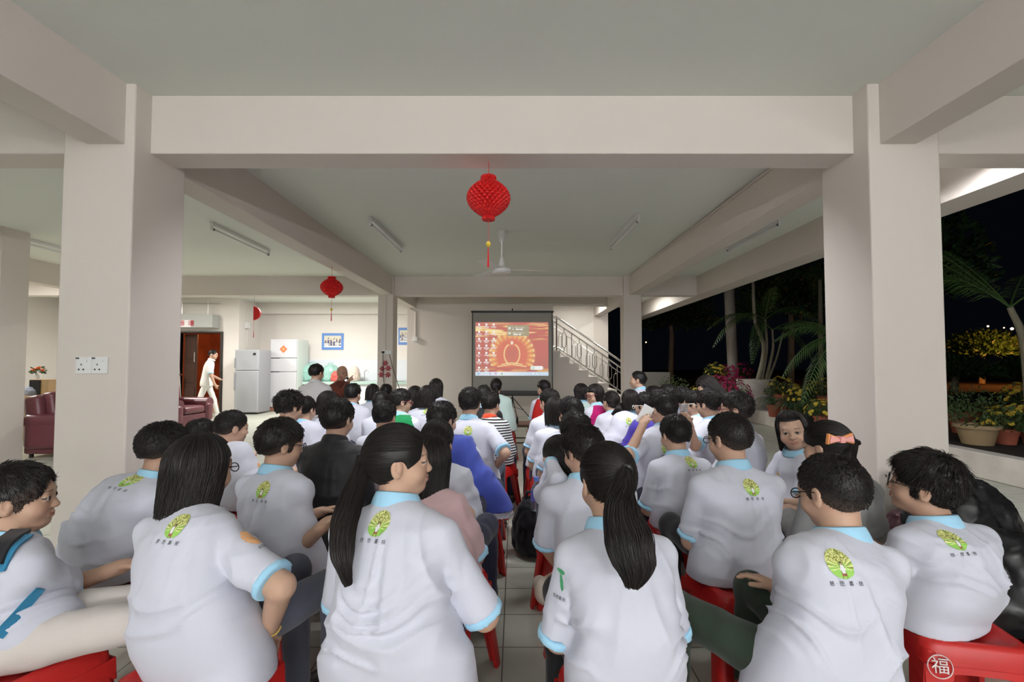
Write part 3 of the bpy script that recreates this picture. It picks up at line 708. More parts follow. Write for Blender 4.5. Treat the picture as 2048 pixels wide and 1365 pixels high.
def drape(name, bvh, org, hit, nl, lat, up, sx, sy, fn, n, parent, origin, text=None, tsize=.012, tdy=-1.25, rot=0):
    """cast a flat pattern onto a garment from just outside it"""
    V = []; Qs = []; Cs = []; off = .0022
    ca, sa = math.cos(rot), math.sin(rot); lat, up = lat*ca+up*sa, -lat*sa+up*ca
    def cast(a, b):
        p = Vector(hit+lat*a+up*b+nl*.10); r = bvh.ray_cast(p, Vector(-nl), .25)
        return None if r[0] is None else np.array(r[0])+nl*off
    if fn:
        g = np.linspace(-1, 1, n+1); A, B = np.meshgrid((g[:-1]+g[1:])/2, (g[:-1]+g[1:])/2, indexing='ij'); c, m = fn(A, B); idx = {}
        def vid(i, j):
            if (i, j) not in idx:
                p = cast(g[i]*sx, g[j]*sy)
                if p is None: idx[i, j] = -1
                else: idx[i, j] = len(V); V.append(p)
            return idx[i, j]
        for i in range(n):
            for j in range(n):
                if not m[i, j]: continue
                q = [vid(i, j), vid(i+1, j), vid(i+1, j+1), vid(i, j+1)]
                if min(q) >= 0: Qs.append(q); Cs.append(c[i, j])
    if text:
        tv, tt = glyph_mesh(text); b0 = len(V); ok = True; tmp = []
        for v in tv:
            p = cast(v[0]*tsize, v[1]*tsize+sy*tdy)
            if p is None: ok = False; break
            tmp.append(p)
        if ok:
            V += tmp
            for t in tt: Qs.append([int(i)+b0 for i in t]); Cs.append((.03, .03, .04))
    if not Qs: return None
    me = mesh_np(name, np.array(V)-origin, Qs, smooth=True, mats=[M_PRINT])
    a = me.color_attributes.new('Col', 'FLOAT_COLOR', 'CORNER'); dat = np.concatenate([np.tile([*c, 1.0], (len(q), 1)) for c, q in zip(Cs, Qs)])
    if len(dat) == len(me.loops): a.data.foreach_set('color', dat.astype(np.float32).ravel())
    return obj(name, me, None, parent)
def folds(V, N, H, lat, fwd, up, L, amp, seed):
    P = V-H; q = P@lat; d = P@fwd; z = P@up; u = z/L; sd = seed*7.3
    warp = vnoise(np.stack([q*6+sd, d*6, z*6], -1))
    n1 = vnoise(np.stack([q*4.2+sd+warp*1.2, d*4, z*22-np.minimum(q*q, .013)*80+warp*3.2], -1)); r1 = 1-np.abs(2*n1-1)
    n2 = vnoise(np.stack([q*15+z*9*np.tanh(q*12)+sd, d*8, z*3.5+warp], -1)); r2 = 1-np.abs(2*n2-1)
    e1 = np.exp(-((u-.22)/.20)**2)+.25*np.exp(-((u-.7)/.3)**2); e2 = np.exp(-((u-.5)/.35)**2)
    fall = np.clip((.20-np.abs(q))/.05, .25, 1); e1 = e1*fall; e2 = e2*fall
    n3 = vnoise(np.stack([q*34+sd, d*34, z*30], -1))-.5
    return V+N*((r1**2*e1*.021+r2**2*e2*.011+n3*.0008-.005)*amp)[:, None]

STOOLS = []
def person(label, px, top, D, hs=.95, yaw=0, hyaw=None, hp=-6, hr=0, hip=None, hipd=-.10, w=.185, hair='short', ho=None, skin=0, seat=.42, shirt=None, collar=M_CUFF,
           cuff=M_CUFF, sleeve=.84, pants=M_NAVY, shorts=False, legyaw=None, spread=.11, foot=.02, hands=(None, None), elbow=(None, None), curl=.45, logo=None, lsize=.034, sprint=None, hem=-.005, belly=1.0,
           glasses=None, amp=1.0, b=.92, bulge=.05, stool=True, label_extra=None, nosh=False, shoes=M_SHOE, group='people watching the screen', neckb=.045, neckd=.125, hipz=.085, hoodc=None, stand=False, feet=None, knees=None, nologo=False, longsleeve=False, wfac=(1, 1, 1), srot=None, stoolyaw=None, vest=None, name='person', hemw=1.0, shw=None, parts_=None, sk=None, hv=None):
    ho = dict(ho or {}); ho.setdefault('seed', int(px)); hyaw = yaw if hyaw is None else hyaw; srot = yaw if srot is None else srot
    topP = at(px, top, D); Hc = topP-np.array([0, 0, .112*hs]); R = frame(hyaw, hp, hr); B = frame(yaw); Fb, Rb = B[:, 1], B[:, 0]
    Bs = frame(srot); Fs, Rs = Bs[:, 1], Bs[:, 0]
    if hip is None: hipx = Hc[0]
    else: hipx = at(hip, 1000, D+hipd)[0]
    H = np.array([hipx, Hc[1]+hipd, seat+hipz]); Nk = Hc-Fs*neckb*hs-np.array([0, 0, neckd*hs])
    skin = SKINS[skin] if isinstance(skin, int) else skin
    hb = min(.022, max(.0068, .0046*D)); hh = min(.012, max(.0032, .0026*D)); near = D < 2.9
    if hv: hh = hv
    origin = np.array([H[0], H[1], 0.0])
    # torso
    mid = (H+Nk)/2-Fb*bulge; us = [-.55, -.12, .0, .22, .45, .66, .80, .90, .965, 1.0]
    wd = np.array([.160*hemw, .165*hemw, .163*hemw, .143, .140, .146, .138, .104, .070, .050])*wfac[0]*(w/.185)*belly; wd[4:] /= belly**.6; dd = np.array([.125, .13, .128, .112, .105, .104, .094, .076, .060, .050])*wfac[1]*belly
    loft = Loft(H, mid, Nk, Rb, Rs, us, list(wd), list(dd), k=.001, cut=[((H[0], H[1], seat+hem), (0, 0, -1))], ext=.35)
    loft_w, loft_d = wd, dd
    Cs = loft.C(.80); sj = shw if shw else w-.052
    S = [Cs-Rs*sj+np.array([0, 0, -.010]), Cs+Rs*sj+np.array([0, 0, -.010])]
    l1, l2 = .262*b, .235*b; arms = []
    for i, g in ((0, -1), (1, 1)):
        T = hands[i]; T = np.array(T, float) if T is not None else H+Fb*.25+Rb*g*.05+np.array([0, 0, .065])
        pole = np.array(elbow[i], float) if elbow[i] is not None else Rb*g*.42-Fb*.42-np.array([0, 0, .8])
        E, Wr = ik(S[i], T, l1, l2, pole); arms.append((S[i], E, Wr))
    # legs
    ly = yaw if legyaw is None else legyaw; Lf = frame(ly); LF, LR = Lf[:, 1], Lf[:, 0]; legs = []
    for i, g in ((0, -1), (1, 1)):
        hj = H+LR*g*.075+np.array([0, 0, -.02])
        if stand: K = hj+LF*(feet[i][0]*.45+.05)-np.array([0, 0, .40*b/.92]); A = np.array([hj[0]+LF[0]*feet[i][0], hj[1]+LF[1]*feet[i][0], .075+feet[i][1]])
        else:
            K = H+LF*(.40 if D < 2.2 else .29)*b+LR*g*spread*(1 if D < 2.2 else .8)+np.array([0, 0, .0]); A = np.array([K[0]+LF[0]*foot, K[1]+LF[1]*foot, .075])
            if knees and knees[i] is not None: K = np.array(knees[i][0]); A = np.array(knees[i][1])
        legs.append((hj, K, A))
    # ---- skin
    hpz = head_prims(Hc, R, hs); neck = [Cone(Nk-np.array([0, 0, .02]), Hc+R@np.array([0, -.012, -.055])*hs, .054*hs, .050*hs, k=.015)]
    body = [Loft(H, mid, Nk, Rb, Rs, us, list(wd*.85), list(dd*.85), k=.02, cut=[((H[0], H[1], seat+.015), (0, 0, -1))], ext=.3)]
    hp_ = []; fine = []
    for i, g in ((0, -1), (1, 1)):
        s0, E, Wr = arms[i]; body += [Cone(s0, E, .045, .037*b/.92, k=.03), Cone(E, Wr, .036*b/.92, .024*b/.92, k=.012)]
        fd = nrm(Wr-E); up_ = np.array([0, 0, 1.])+Rb*g*.3
        if abs(fd[2]) > .85: up_ = Rb*g
        hp_.append(hand_prims(Wr, nrm(fd+Fb*.25), up_, -Rb*g+Fb*.2, .88*b/.92, curl))
        hj, K, A = legs[i]
        if shorts or stand: body += [Cone(hj, K, .055, .045, k=.03), Cone(K, A, .044, .030, k=.01)]
        else: body += [Cone(hj, K, .05, .04, k=.03), Cone(K, A, .038, .028, k=.01)]
    allp = body+neck+hpz+hp_[0]+hp_[1]
    hbox = (Hc-np.array([.14, .14, .15])*hs, Hc+np.array([.14, .14, .14])*hs); boxes = [(hbox, hh)]
    if near:
        for P_ in hp_: boxes.append(((np.min([p.lo for p in P_], 0)-.012, np.max([p.hi for p in P_], 0)+.012), max(.003, .002*D)))
    V, Q = surf([p for p in allp if near or p not in hp_[0]+hp_[1]] if False else allp, hb)
    cen = V[Q].mean(1); keep = np.ones(len(Q), bool)
    for (bx, hx) in boxes: keep &= ~((cen > bx[0]+hb*.6) & (cen < bx[1]-hb*.6)).all(1)
    pl = [(V, Q[keep])]
    for (bx, hx) in boxes:
        v, q = surf(allp, hx, bx[0], bx[1]); pl.append((v, q))
    V, Q = merge(pl); col = head_colors(V, Hc, R, hs, skin)
    root = obj(name, mesh_np('body', V-origin, Q, colors=col, mats=[M_SKIN]), None, None, origin)
    tag(root, label, 'person', group)
    # ---- shirt
    sm = shirt or M_SHIRT; sp = [loft]; cuffs = []
    for i, g in ((0, -1), (1, 1)):
        s0, E, Wr = arms[i]; dv = nrm(E-s0); Le = np.linalg.norm(E-s0)*sleeve; ce = s0+dv*Le
        sp.append(Cone(loft.C(.88)+Rs*g*.04, s0+np.array([0, 0, .0]), .038, .047, k=.05))
        r0, r1 = .048, (.061 if not longsleeve else .050)
        if longsleeve:
            sp.append(Cone(s0, E, r0, .050, k=.03)); wv = nrm(Wr-E); sp.append(Cone(E, Wr-wv*.01, .048, .036, k=.015, cut=[(Wr-wv*.012, wv)]))
            if cuff: cuffs.append(([Cone(E, Wr, .046, .036, k=.001, cut=[(Wr+wv*.0, wv), (Wr-wv*.03, -wv)])]))
        else:
            sp.append(Cone(s0, s0+dv*(Le+.05), r0, r1, k=.014, cut=[(ce-dv*.018, dv)]))
            cuffs.append([Cone(s0, s0+dv*(Le+.05), r0+.002, r1+.002, k=.001, cut=[(ce, dv), (ce-dv*.022, -dv)])])
    sV, sQ = surf(sp, hb); sV = smoothV(sV, sQ, 1, .4); N = vnormals(sV, sQ); axis = nrm(Nk-H)
    if amp and D < 5: sV = folds(sV, N, H, Rb, Fb, axis, np.linalg.norm(Nk-H), amp*min(1, .45+.5*near), int(px) % 17)
    so = obj('shirt', mesh_np('shirt', sV-origin, sQ), sm, root)
    bvh = None
    if cuff:
        for c_ in cuffs:
            v, q = surf(c_, min(hb, .009)); 
            if len(v): obj('sleeve_cuff', mesh_np('sleeve_cuff', v-origin, q), cuff, root)
    if vest:
        ws_, ds_ = list(loft_w*1.045+.004), list(loft_d*1.05+.004)
        vl = [Loft(H, mid, Nk, Rb, Rs, us, ws_, ds_, k=.001, cut=[((H[0], H[1], seat+hem+.03), (0, 0, -1))], ext=.35)]
        for g in (-1, 1): vl.append(Cone(loft.C(.88)+Rs*g*.04, S[0 if g < 0 else 1]-Rs*g*.02, .040, .046, k=.03))
        v, q = surf(vl, hb); v = smoothV(v, q, 1, .4)
        if D < 5: v = folds(v, vnormals(v, q), H, Rb, Fb, axis, np.linalg.norm(Nk-H), amp*min(1, .45+.5*near), int(px) % 17)
        obj('vest', mesh_np('vest', v-origin, q), vest, root)
    # ---- collar
    if collar:
        K = 36; th = np.linspace(0, 2*math.pi, K, endpoint=False); f = (1-np.cos(th))/2   # th=0 back
        ux = Rs; fx = Fs; cN = Nk+np.array([0, 0, .016])
        def ring(r, z0, z1, dy): return cN[None]+(np.sin(th)*r*1.0)[:, None]*ux[None]-(np.cos(th)*r-dy)[:, None]*fx[None]+np.outer(z0*(1-f)+z1*f, [0, 0, 1])
        sc = hs/.95
        rr = [ring(.079*sc, -.026, -.062, .010), ring(.073*sc, -.004, -.038, .012), ring(.062*sc, .024, -.016, .016), ring(.057*sc, .024, -.018, .016), ring(.060*sc, -.02, -.05, .010)]
        V = np.concatenate(rr); n_ = len(rr); Q = np.array([[i*K+k, i*K+(k+1) % K, ((i+1) % n_)*K+(k+1) % K, ((i+1) % n_)*K+k] for i in range(n_) for k in range(K)])
        co = obj('collar', mesh_np('collar', V-origin, Q), collar, root)
        ss = co.modifiers.new('sub', 'SUBSURF'); ss.levels = 1; ss.render_levels = 1
    # ---- prints
    def hitpix(pix):
        o_ = np.array([0, 0, CAMH]); d_ = nrm(at(pix[0], pix[1], 1.0)-o_); return bvh.ray_cast(Vector(o_), Vector(d_), 20)
    if (logo or sprint):
        bvh = BVHTree.FromPolygons([tuple(v) for v in sV], [tuple(q) for q in sQ.tolist()])
    if logo:
        r = hitpix(logo)
        if r[0] is not None:
            hit = np.array(r[0]); nl = nrm(np.array(r[1])*.5-Fs*.8); lat = nrm(Rs-nl*(Rs@nl)); up = np.cross(lat, -nl); up = up if up[2] > 0 else -up
            n = int(np.clip(60/D, 8, 44)); drape('back_print', bvh, None, hit, nl, lat, up, lsize*.92, lsize, emblem, n, root, origin, '慈 · 悲 · 喜 · 捨' if D < 5 else None, lsize*.36, -1.34)
    if sprint:
        r = hitpix(sprint[0])
        if r[0] is not None:
            hit = np.array(r[0]); nl = nrm(np.array(r[1])); up = nrm(np.array([0, 0, 1.])-nl*nl[2]); lat = np.cross(up, nl)
            drape('sleeve_print', bvh, None, hit, nl, lat, up, .022, .034, sprint[1], int(np.clip(44/D, 8, 30)), root, origin, '慈悲喜捨' if D < 3 else None, .011, -1.35, rot=sprint[2] if len(sprint) > 2 else 0)
    # ---- trousers, shoes
    pp = [Ell(H+Fb*.035+np.array([0, 0, -.035]), np.array([.132, .092, .075])*(w/.185)*belly**.5, B, k=.02, cut=[((H[0], H[1], seat+.004), (0, 0, -1))] if not stand else None)]
    for (hj, K, A) in legs:
        if shorts: v = K-hj; pp.append(Cone(hj, hj+v*.9, .078, .066, k=.03, cut=[(hj+v*.86, nrm(v))]))
        else:
            v = nrm(A-K); pp += [Cone(hj, K, .074, .056, k=.03), Cone(K, A, .054, .046, k=.02, cut=[(A-v*.0, v)])]
    pc = None if stand else [((H[0], H[1], seat+.004), (0, 0, -1))]
    v, q = surf(pp, max(hb, .008)); v = smoothV(v, q, 1); nn = vnormals(v, q); v = v+nn*((vnoise(v*np.array([22, 22, 22])+int(px))-.5)*.008)[:, None]
    obj('shorts' if shorts else 'trousers', mesh_np('trousers', v-origin, q), pants, root)
    if not nosh:
        for (hj, K, A) in legs:
            sp_ = [Cone(A+np.array([0, 0, -.03])-LF*.025, A+LF*.12+np.array([0, 0, -.045]), .036, .032, k=.02, flat=None, cut=[((0, 0, A[2]-.073), (0, 0, -1))]), Cone(A+np.array([0, 0, .0]), A+np.array([0, 0, -.03]), .036, .038, k=.02)]
            v, q = surf(sp_, max(.009, hb)); obj('shoe', mesh_np('shoe', v-origin, q), shoes, root)
    # ---- hair
    if hair:
        v, q, c = hair_mesh(hair, Hc, R, hs, D, ho); obj('hair', mesh_np('hair', v-origin, q, colors=c, mats=[M_HAIR]), None, root)
        if ho.get('tie') is not None or hair == 'pony':
            T = Hc+R@(np.array(ho.get('tie', (0, -.125, .01)))*hs); tl = ho.get('tail'); d_ = nrm(np.array(tl[0][:3])-T) if tl is not None else np.array([0, -1, -.5])
            a_ = nrm(np.cross(d_, [1, .2, 0])); b_ = np.cross(d_, a_); K = 16
            mb = MB(); mb.tube([T+(math.cos(t)*a_+math.sin(t)*b_)*.015 for t in np.linspace(0, 2*math.pi, K)], .0055, 6); o_ = mb.build('hair_tie', ho.get('tiemat', M_BLACK), root, smooth=True)
            o_.data.transform(Matrix.Translation(-Vector(origin)))
    # ---- glasses
    if glasses:
        gm = glasses; mb = MB(); s_ = hs
        def G(x, y, z): return Hc+R@(np.array([x, y, z])*s_)-origin
        for g in (-1, 1):
            K = 20; lp = [G(g*.033+.024*math.cos(t), .099-.10*abs(g*.033+.024*math.cos(t))**1.5*2, -.014+.0155*math.sin(t)*(1 if abs(math.sin(t)) < .9 else .98)) for t in np.linspace(0, 2*math.pi, K+1)]
            mb.tube(lp, .0019*s_*max(1, D/2.2), 6)
            mb.tube([G(g*.057, .091, -.008), G(g*.074, .076, -.005), G(g*.081, .02, -.002), G(g*.082, -.012, -.004), G(g*.080, -.028, -.022)], .0019*s_*max(1, D/2.2), 6)
        mb.tube([G(-.009, .104, -.008), G(0, .108, -.004), G(.009, .104, -.008)], .0018*s_, 6)
        mb.build('glasses', gm, root, smooth=True)
    if stool: STOOLS.append((H[0], H[1], stoolyaw if stoolyaw is not None else yaw, seat, D, label))
    root['_'] = 0; del root['_']
    return dict(root=root, origin=origin, H=H, N=Nk, Hc=Hc, R=R, S=S, arms=arms, legs=legs, B=B, shirt=(sV, sQ), Rs=Rs, Fs=Fs, loft=loft)
# ================================================================== everybody in the hall
GL = mat('dark_spectacle_frame', (.015, .012, .012), .3); GLW = mat('white_spectacle_frame', (.7, .68, .6), .3); GLR = mat('maroon_spectacle_frame', (.12, .02, .03), .3)
M_PURPLE = fabric('purple_blue_jersey', (.055, .035, .30)); M_BLUEV = fabric('royal_blue_vest', (.06, .09, .42)); M_GRNV = fabric('green_vest', (.01, .22, .07)); M_MAG = fabric('magenta_vest', (.42, .01, .13))
M_MINT = fabric('mint_jersey', (.52, .66, .62)); M_PINK = fabric('pale_pink_jersey', (.70, .48, .50)); M_GREY = fabric('grey_sweater', (.30, .30, .30)); M_JACK = fabric('black_jacket', (.014, .014, .016), .55)
M_ORANGE = fabric('orange_hood', (.62, .075, .03)); M_GSHIRT = fabric('pale_grey_shirt', (.50, .49, .49)); M_ROBE = fabric('maroon_robe', (.13, .028, .016)); M_GPANT = fabric('blue_grey_trousers', (.045, .06, .09))
PP = {}
def P(key, label, *a, **k): PP[key] = person('person '+label, *a, **k)
# --- nearest row
P(1, 'in profile at left edge wearing a backpack and cream trousers', 40, 925, 1.45, yaw=28, hyaw=60, hp=0, srot=22, hv=.003, w=.215, hair='short', hip=52, hipd=-.06, pants=M_KHAKI, sleeve=.9, hem=.035, spread=.07, bulge=.05, legyaw=72, neckb=.03, hands=(None, at(178, 1235, 1.72)), elbow=(None, (1.5, -.6, -.6)), wfac=(.78, 1, 1), ho=dict(line=-.03))
P(2, 'with black bobbed hair and glasses, leaning on one hand', 405, 868, 1.5, yaw=14, hyaw=22, hp=-4, w=.19, hair='bob', hip=405, hipd=-.14, glasses=GL, logo=(352, 1052), legyaw=28, pants=M_JEANS, sleeve=.9, b=.98, hands=(at(430, 1190, 1.80), at(538, 1262, 1.42)), elbow=(None, (1, -.5, 0)), sprint=((500, 1078), flower, -.3), hem=-.03, hemw=1.05, ho=dict(zlen=-.125, nobang=1))
P(3, 'broad, leaning to the right beside the left column, navy shorts', 332, 845, 2.0, yaw=24, hyaw=30, hp=-12, w=.20, belly=1.12, hair='short', hip=222, hipd=-.12, logo=(265, 960), shorts=True, hem=.02, amp=1.5, skin=1)
P(4, 'with glasses and an orange flower printed on his sleeve', 565, 838, 2.08, yaw=22, hyaw=48, hp=-8, srot=16, w=.195, hair='short', hip=566, logo=(525, 980), sprint=((632, 1018), flower, -.2), glasses=GL, amp=1.2, pants=M_BLK, hands=(None, at(650, 1050, 1.86)), elbow=(None, (.3, -.3, -1)), ho=dict(thick=.013))
P(5, 'with long ponytail, face turned right in profile', 800, 848, 1.40, hv=.003, yaw=12, hyaw=78, hp=2, hr=0, w=.205, hair='pony', hip=793, hipd=-.12, logo=(760, 1047), sleeve=1.0, hem=-.05, hemw=1.22, belly=1.02, amp=1.35, legyaw=2, spread=.09, neckb=.03, b=1.0, elbow=((-.6, 0, -1), (.6, 0, -1)),
  ho=dict(tie=(-.012, -.118, .012), line=-.03, tail=[(*at(716, 960, 1.34), .026), (*at(690, 1040, 1.24), .037), (*at(684, 1112, 1.18), .028), (*at(697, 1172, 1.18), .007)]))
P(6, 'with thick ponytail hanging straight down her back', 1213, 886, 1.36, yaw=-4, hyaw=-14, hp=-14, w=.176, hair='pony', hip=1244, hipd=-.12, sleeve=1.0, pants=M_BLK, hem=-.05, hemw=1.05, amp=1.3, sprint=((1121, 1160), leaf, 0), lsize=.03, neckb=.05,
  ho=dict(tie=(.012, -.115, .022), line=-.03, tail=[(*at(1244, 1010, 1.14), .042), (*at(1258, 1080, 1.08), .056), (*at(1268, 1130, 1.06), .048), (*at(1266, 1176, 1.06), .016)]))
P(7, 'with buzz cut and glasses, dark green trousers', 1660, 906, 1.35, yaw=-3, hyaw=-20, hp=-12, w=.185, hair='buzz', glasses=GL, logo=(1680, 1128), pants=M_GREEN, hip=1640, hipd=-.13, legyaw=-22, spread=.17, sprint=((1521, 1158), leaf, 0), sleeve=.95, hem=-.04, hands=(at(1610, 1265, 1.62), None), elbow=((-1, -.4, -.7), None), ho=dict(thick=.006, line=-.02))
P(8, 'with glasses at far right looking up left, tousled black hair', 1845, 905, 1.67, hs=1.0, hv=.003, yaw=-22, hyaw=-48, hp=8, hr=-4, srot=-8, w=.205, hair='mop', glasses=GL, logo=(1907, 1080), hip=1885, hipd=-.09, sleeve=.85, pants=M_BLK, hem=-.01, amp=1.1, ho=dict(thick=.013, line=-.025), skin=1)
# --- second row, right block
P(9, 'with crew cut and glasses in the aisle-side seat, black trousers', 1456, 825, 2.0, yaw=-6, hyaw=-26, hp=-8, w=.215, hair='buzz', glasses=GL, logo=(1503, 975), hip=1470, pants=M_BLK, hem=-.01, sleeve=.92, ho=dict(thick=.008))
P(10, 'with very short hair, slim, seated before the crew cut boy', 1349, 830, 2.58, yaw=-8, hyaw=-16, hp=-8, w=.185, hair='short', logo=(1382, 925), hip=1362, sleeve=.95, hs=.92)
P(11, 'in grey sweater with pink bow on her ponytail', 1650, 842, 2.02, yaw=-12, hyaw=-32, hp=-6, w=.185, hair='pony', hip=1690, hipd=-.06, shirt=M_GREY, collar=None, cuff=None, longsleeve=True,
  ho=dict(tie=(.02, -.115, .015), line=-.02, tail=[(*at(1700, 915, 1.9), .026), (*at(1712, 950, 1.88), .024), (*at(1716, 985, 1.9), .008)]))
P(12, 'small, turning round to face the viewer with a smile', 1583, 822, 2.5, hv=.0027, yaw=-95, hyaw=-146, hp=-2, hr=10, srot=-100, w=.165, hair='bob', hs=.90, hip=1590, hipd=0, hem=0, sleeve=.8, sprint=((1557, 955), bluecross, 0), skin=2, ho=dict(zlen=-.10, nobang=1, fringe=.055, parting=.01, hh=.004), b=.85)
P(13, 'in glasses looking left before the white planter', 1470, 783, 2.88, yaw=-35, hyaw=-62, hp=0, w=.19, hair='short', glasses=GLR, hip=1475)
P(14, 'raising a clear plastic cup in his left hand', 1417, 778, 3.38, yaw=-22, hyaw=-34, w=.18, hair='short', hip=1412, hands=(at(1378, 848, 2.95), None), elbow=((-.1, -.3, -1), None))
P(15, 'with white-framed glasses behind the raised cup', 1388, 782, 3.95, yaw=-40, hyaw=-60, w=.17, hair='short', glasses=GLW, hip=1380)
P(16, 'holding a white phone, green leaf print on his sleeve', 1323, 782, 2.95, yaw=-14, hyaw=-30, w=.185, hair='short', hip=1305, logo=(1333, 897), sprint=((1265, 905), leaf, 0), sleeve=.95, hands=(at(1285, 852, 2.75), None), elbow=((-.6, -.4, -1), None), ho=dict(thick=.012))
P(17, 'in purple-blue jersey and glasses', 1290, 785, 3.85, yaw=-35, hyaw=-48, w=.18, hair='short', hip=1268, shirt=M_PURPLE, collar=None, cuff=None, longsleeve=True, glasses=GLW)
P(18, 'with bowl haircut, emblem showing beside the purple jersey', 1260, 780, 4.35, yaw=-12, hyaw=-10, w=.18, hair='bob', hip=1235, logo=(1258, 843), sprint=((1214, 846), leaf, 0), hs=.92, ho=dict(zlen=-.075))
P(19, 'with low ponytail near the stair foot', 1221, 783, 4.75, yaw=-14, hyaw=-30, w=.175, hair='pony', hip=1216, ho=dict(tie=(.01, -.11, -.03), tail=[(*at(1240, 815, 4.3), .03), (*at(1226, 832, 4.3), .02)]))
P(20, 'in magenta vest looking back over the left shoulder with glasses', 1189, 769, 5.0, hv=.004, yaw=-30, hyaw=-112, w=.17, hair='bob', hip=1192, vest=M_MAG, glasses=GLR, longsleeve=True, cuff=None, ho=dict(zlen=-.10, nobang=1))
P(21, 'in mint jersey below the stairs, black bowl cut', 1161, 768, 5.7, yaw=-15, hyaw=-30, w=.18, hair='bob', hip=1164, shirt=M_MINT, ho=dict(zlen=-.07))
P(22, 'seated highest, in left profile before the right rear column', 1275, 742, 5.6, hv=.005, yaw=-50, hyaw=-74, hp=6, w=.18, hair='short', hip=1280, seat=.48)
P(23, 'with dark head just right of the rear column', 1305, 771, 5.3, yaw=-30, hyaw=-20, w=.17, hair='short', hip=1303)
P(24, 'with dark head seen over the phone holder', 1332, 768, 4.9, yaw=-30, hyaw=-40, w=.17, hair='short', hip=1335)
P(25, 'in black T-shirt behind the white-framed glasses', 1361, 774, 4.1, yaw=-20, hyaw=-25, w=.17, hair='short', hip=1362, shirt=M_JACK, collar=None, cuff=M_JACK)
P(26, 'with long black hair sweeping right, bending before the yellow flowers', 1412, 752, 4.6, yaw=-60, hyaw=-75, hp=-35, hr=20, w=.17, hair='long', hip=1450, hipd=0, shirt=M_GSHIRT, collar=None, cuff=M_GSHIRT, ho=dict(zlen=-.2, nobang=1))
P(27, 'farthest in the right block, beside a red chair', 1087, 760, 5.9, stool=False, yaw=-8, hyaw=-35, w=.18, hair='short', hip=1092)
P(28, 'with left ear showing, aisle side of far right block', 1098, 778, 4.0, yaw=-12, hyaw=-35, w=.18, hair='short', hip=1092, logo=(1101, 842))
P(29, 'with straight bobbed hair partly hidden, mid right block aisle', 1109, 796, 3.6, yaw=-8, hyaw=-15, w=.17, hair='bob', hip=1106, ho=dict(zlen=-.09))
P(30, 'with wide black crop of hair in mid right block', 1140, 795, 3.2, yaw=-8, hyaw=-25, w=.18, hair='short', hip=1128, ho=dict(thick=.014))
P(31, 'with rounded black hair directly above the crossed-leg boy', 1150, 828, 2.62, yaw=-5, hyaw=-10, w=.17, hair='mop', hip=1142, hipd=-.02, ho=dict(thick=.013))
P(32, 'bending forward with both hands up at her dark hair', 1122, 872, 2.35, yaw=-10, hyaw=-30, hp=-30, hr=-22, w=.175, hair='bob', hip=1150, hipd=-.02, longsleeve=True, hands=(at(1102, 925, 2.28), at(1150, 935, 2.45)), elbow=((-.2, -.5, -1), (.2, -.2, -1)), ho=dict(zlen=-.09))
P(33, 'with crossed leg and beige shoe, loose elbow-length sleeves', 1164, 850, 2.02, yaw=-6, hyaw=-34, hp=-12, w=.215, hair='short', hip=1195, sleeve=1.0, shorts=True, shoes=M_SHOE2, pants=M_BLK, hem=.0, hands=(at(1130, 1150, 2.1), None), elbow=((-1, -.3, 0), None), knees=((at(1230, 1085, 2.3), at(1088, 1172, 1.96)), None), ho=dict(thick=.013, line=-.022))
# --- left block
P(34, 'with emblem on upright back and bare right forearm', 940, 775, 3.35, yaw=6, hyaw=4, w=.2, hair='short', hip=950, logo=(936, 862), pants=M_GPANT, legyaw=16, sleeve=.9, hands=(None, at(990, 935, 3.25)), ho=dict(line=-.03), shoes=M_SHOE)
P(35, 'in royal blue vest over long white sleeves', 886, 803, 2.8, yaw=14, hyaw=38, w=.205, hair='short', hip=935, vest=M_BLUEV, longsleeve=True, cuff=None, hem=-.01, amp=1.2, sleeve=1.0)
P(36, 'with a single black braid down her back', 876, 840, 2.42, yaw=8, hyaw=14, w=.18, hair='pony', hip=895, longsleeve=True, cuff=None, logo=(864, 958), ho=dict(tie=(.01, -.10, -.05), thick=.014, braid=1, line=-.045, tail=[(*at(884, 925, 2.3), .020), (*at(887, 950, 2.28), .015), (*at(890, 985, 2.28), .006)]))
P(37, 'in pale pink with long loose black hair', 866, 872, 1.98, yaw=10, hyaw=20, w=.165, hair='long', hip=882, hipd=-.08, shirt=M_PINK, collar=None, cuff=M_CUFF, hs=.93, sleeve=1.0, ho=dict(zlen=-.27, nobang=1))
P(38, 'in black jacket left of the ponytailed girl', 677, 797, 2.55, yaw=6, hyaw=18, w=.21, hair='short', hip=668, shirt=M_JACK, collar=M_JACK, cuff=None, longsleeve=True, hem=-.04, pants=M_BLK, ho=dict(line=-.035, thick=.012))
P(39, 'with spiky black hair behind the boy in glasses', 580, 784, 3.35, yaw=16, hyaw=30, w=.18, hair='spiky', hip=590)
P(40, 'with grey-white back, right of the spiky-haired head', 612, 793, 4.0, yaw=12, hyaw=18, w=.185, hair='short', hip=620)
P(41, 'with shaved head at far left middle row', 466, 820, 2.9, yaw=24, hyaw=42, w=.18, hair='buzz', hip=492, sprint=((521, 935), flower, 0), ho=dict(thick=.006))
P(42, 'with only dark hair top showing left of shaved head', 404, 838, 3.3, yaw=20, hyaw=30, w=.17, hair='short', hip=420)
P(43, 'with emblem on back right of the black jacket', 770, 802, 3.3, yaw=2, hyaw=8, w=.185, hair='short', hip=762, logo=(758, 862), sleeve=.9)
P(44, 'with black bob above the black jacket', 657, 783, 4.2, yaw=4, hyaw=20, w=.18, hair='bob', hip=655, ho=dict(zlen=-.09))
P(45, 'in white with round dark hair below the monk', 706, 768, 4.8, yaw=4, hyaw=10, w=.2, hair='mop', hip=716, hem=-.03)
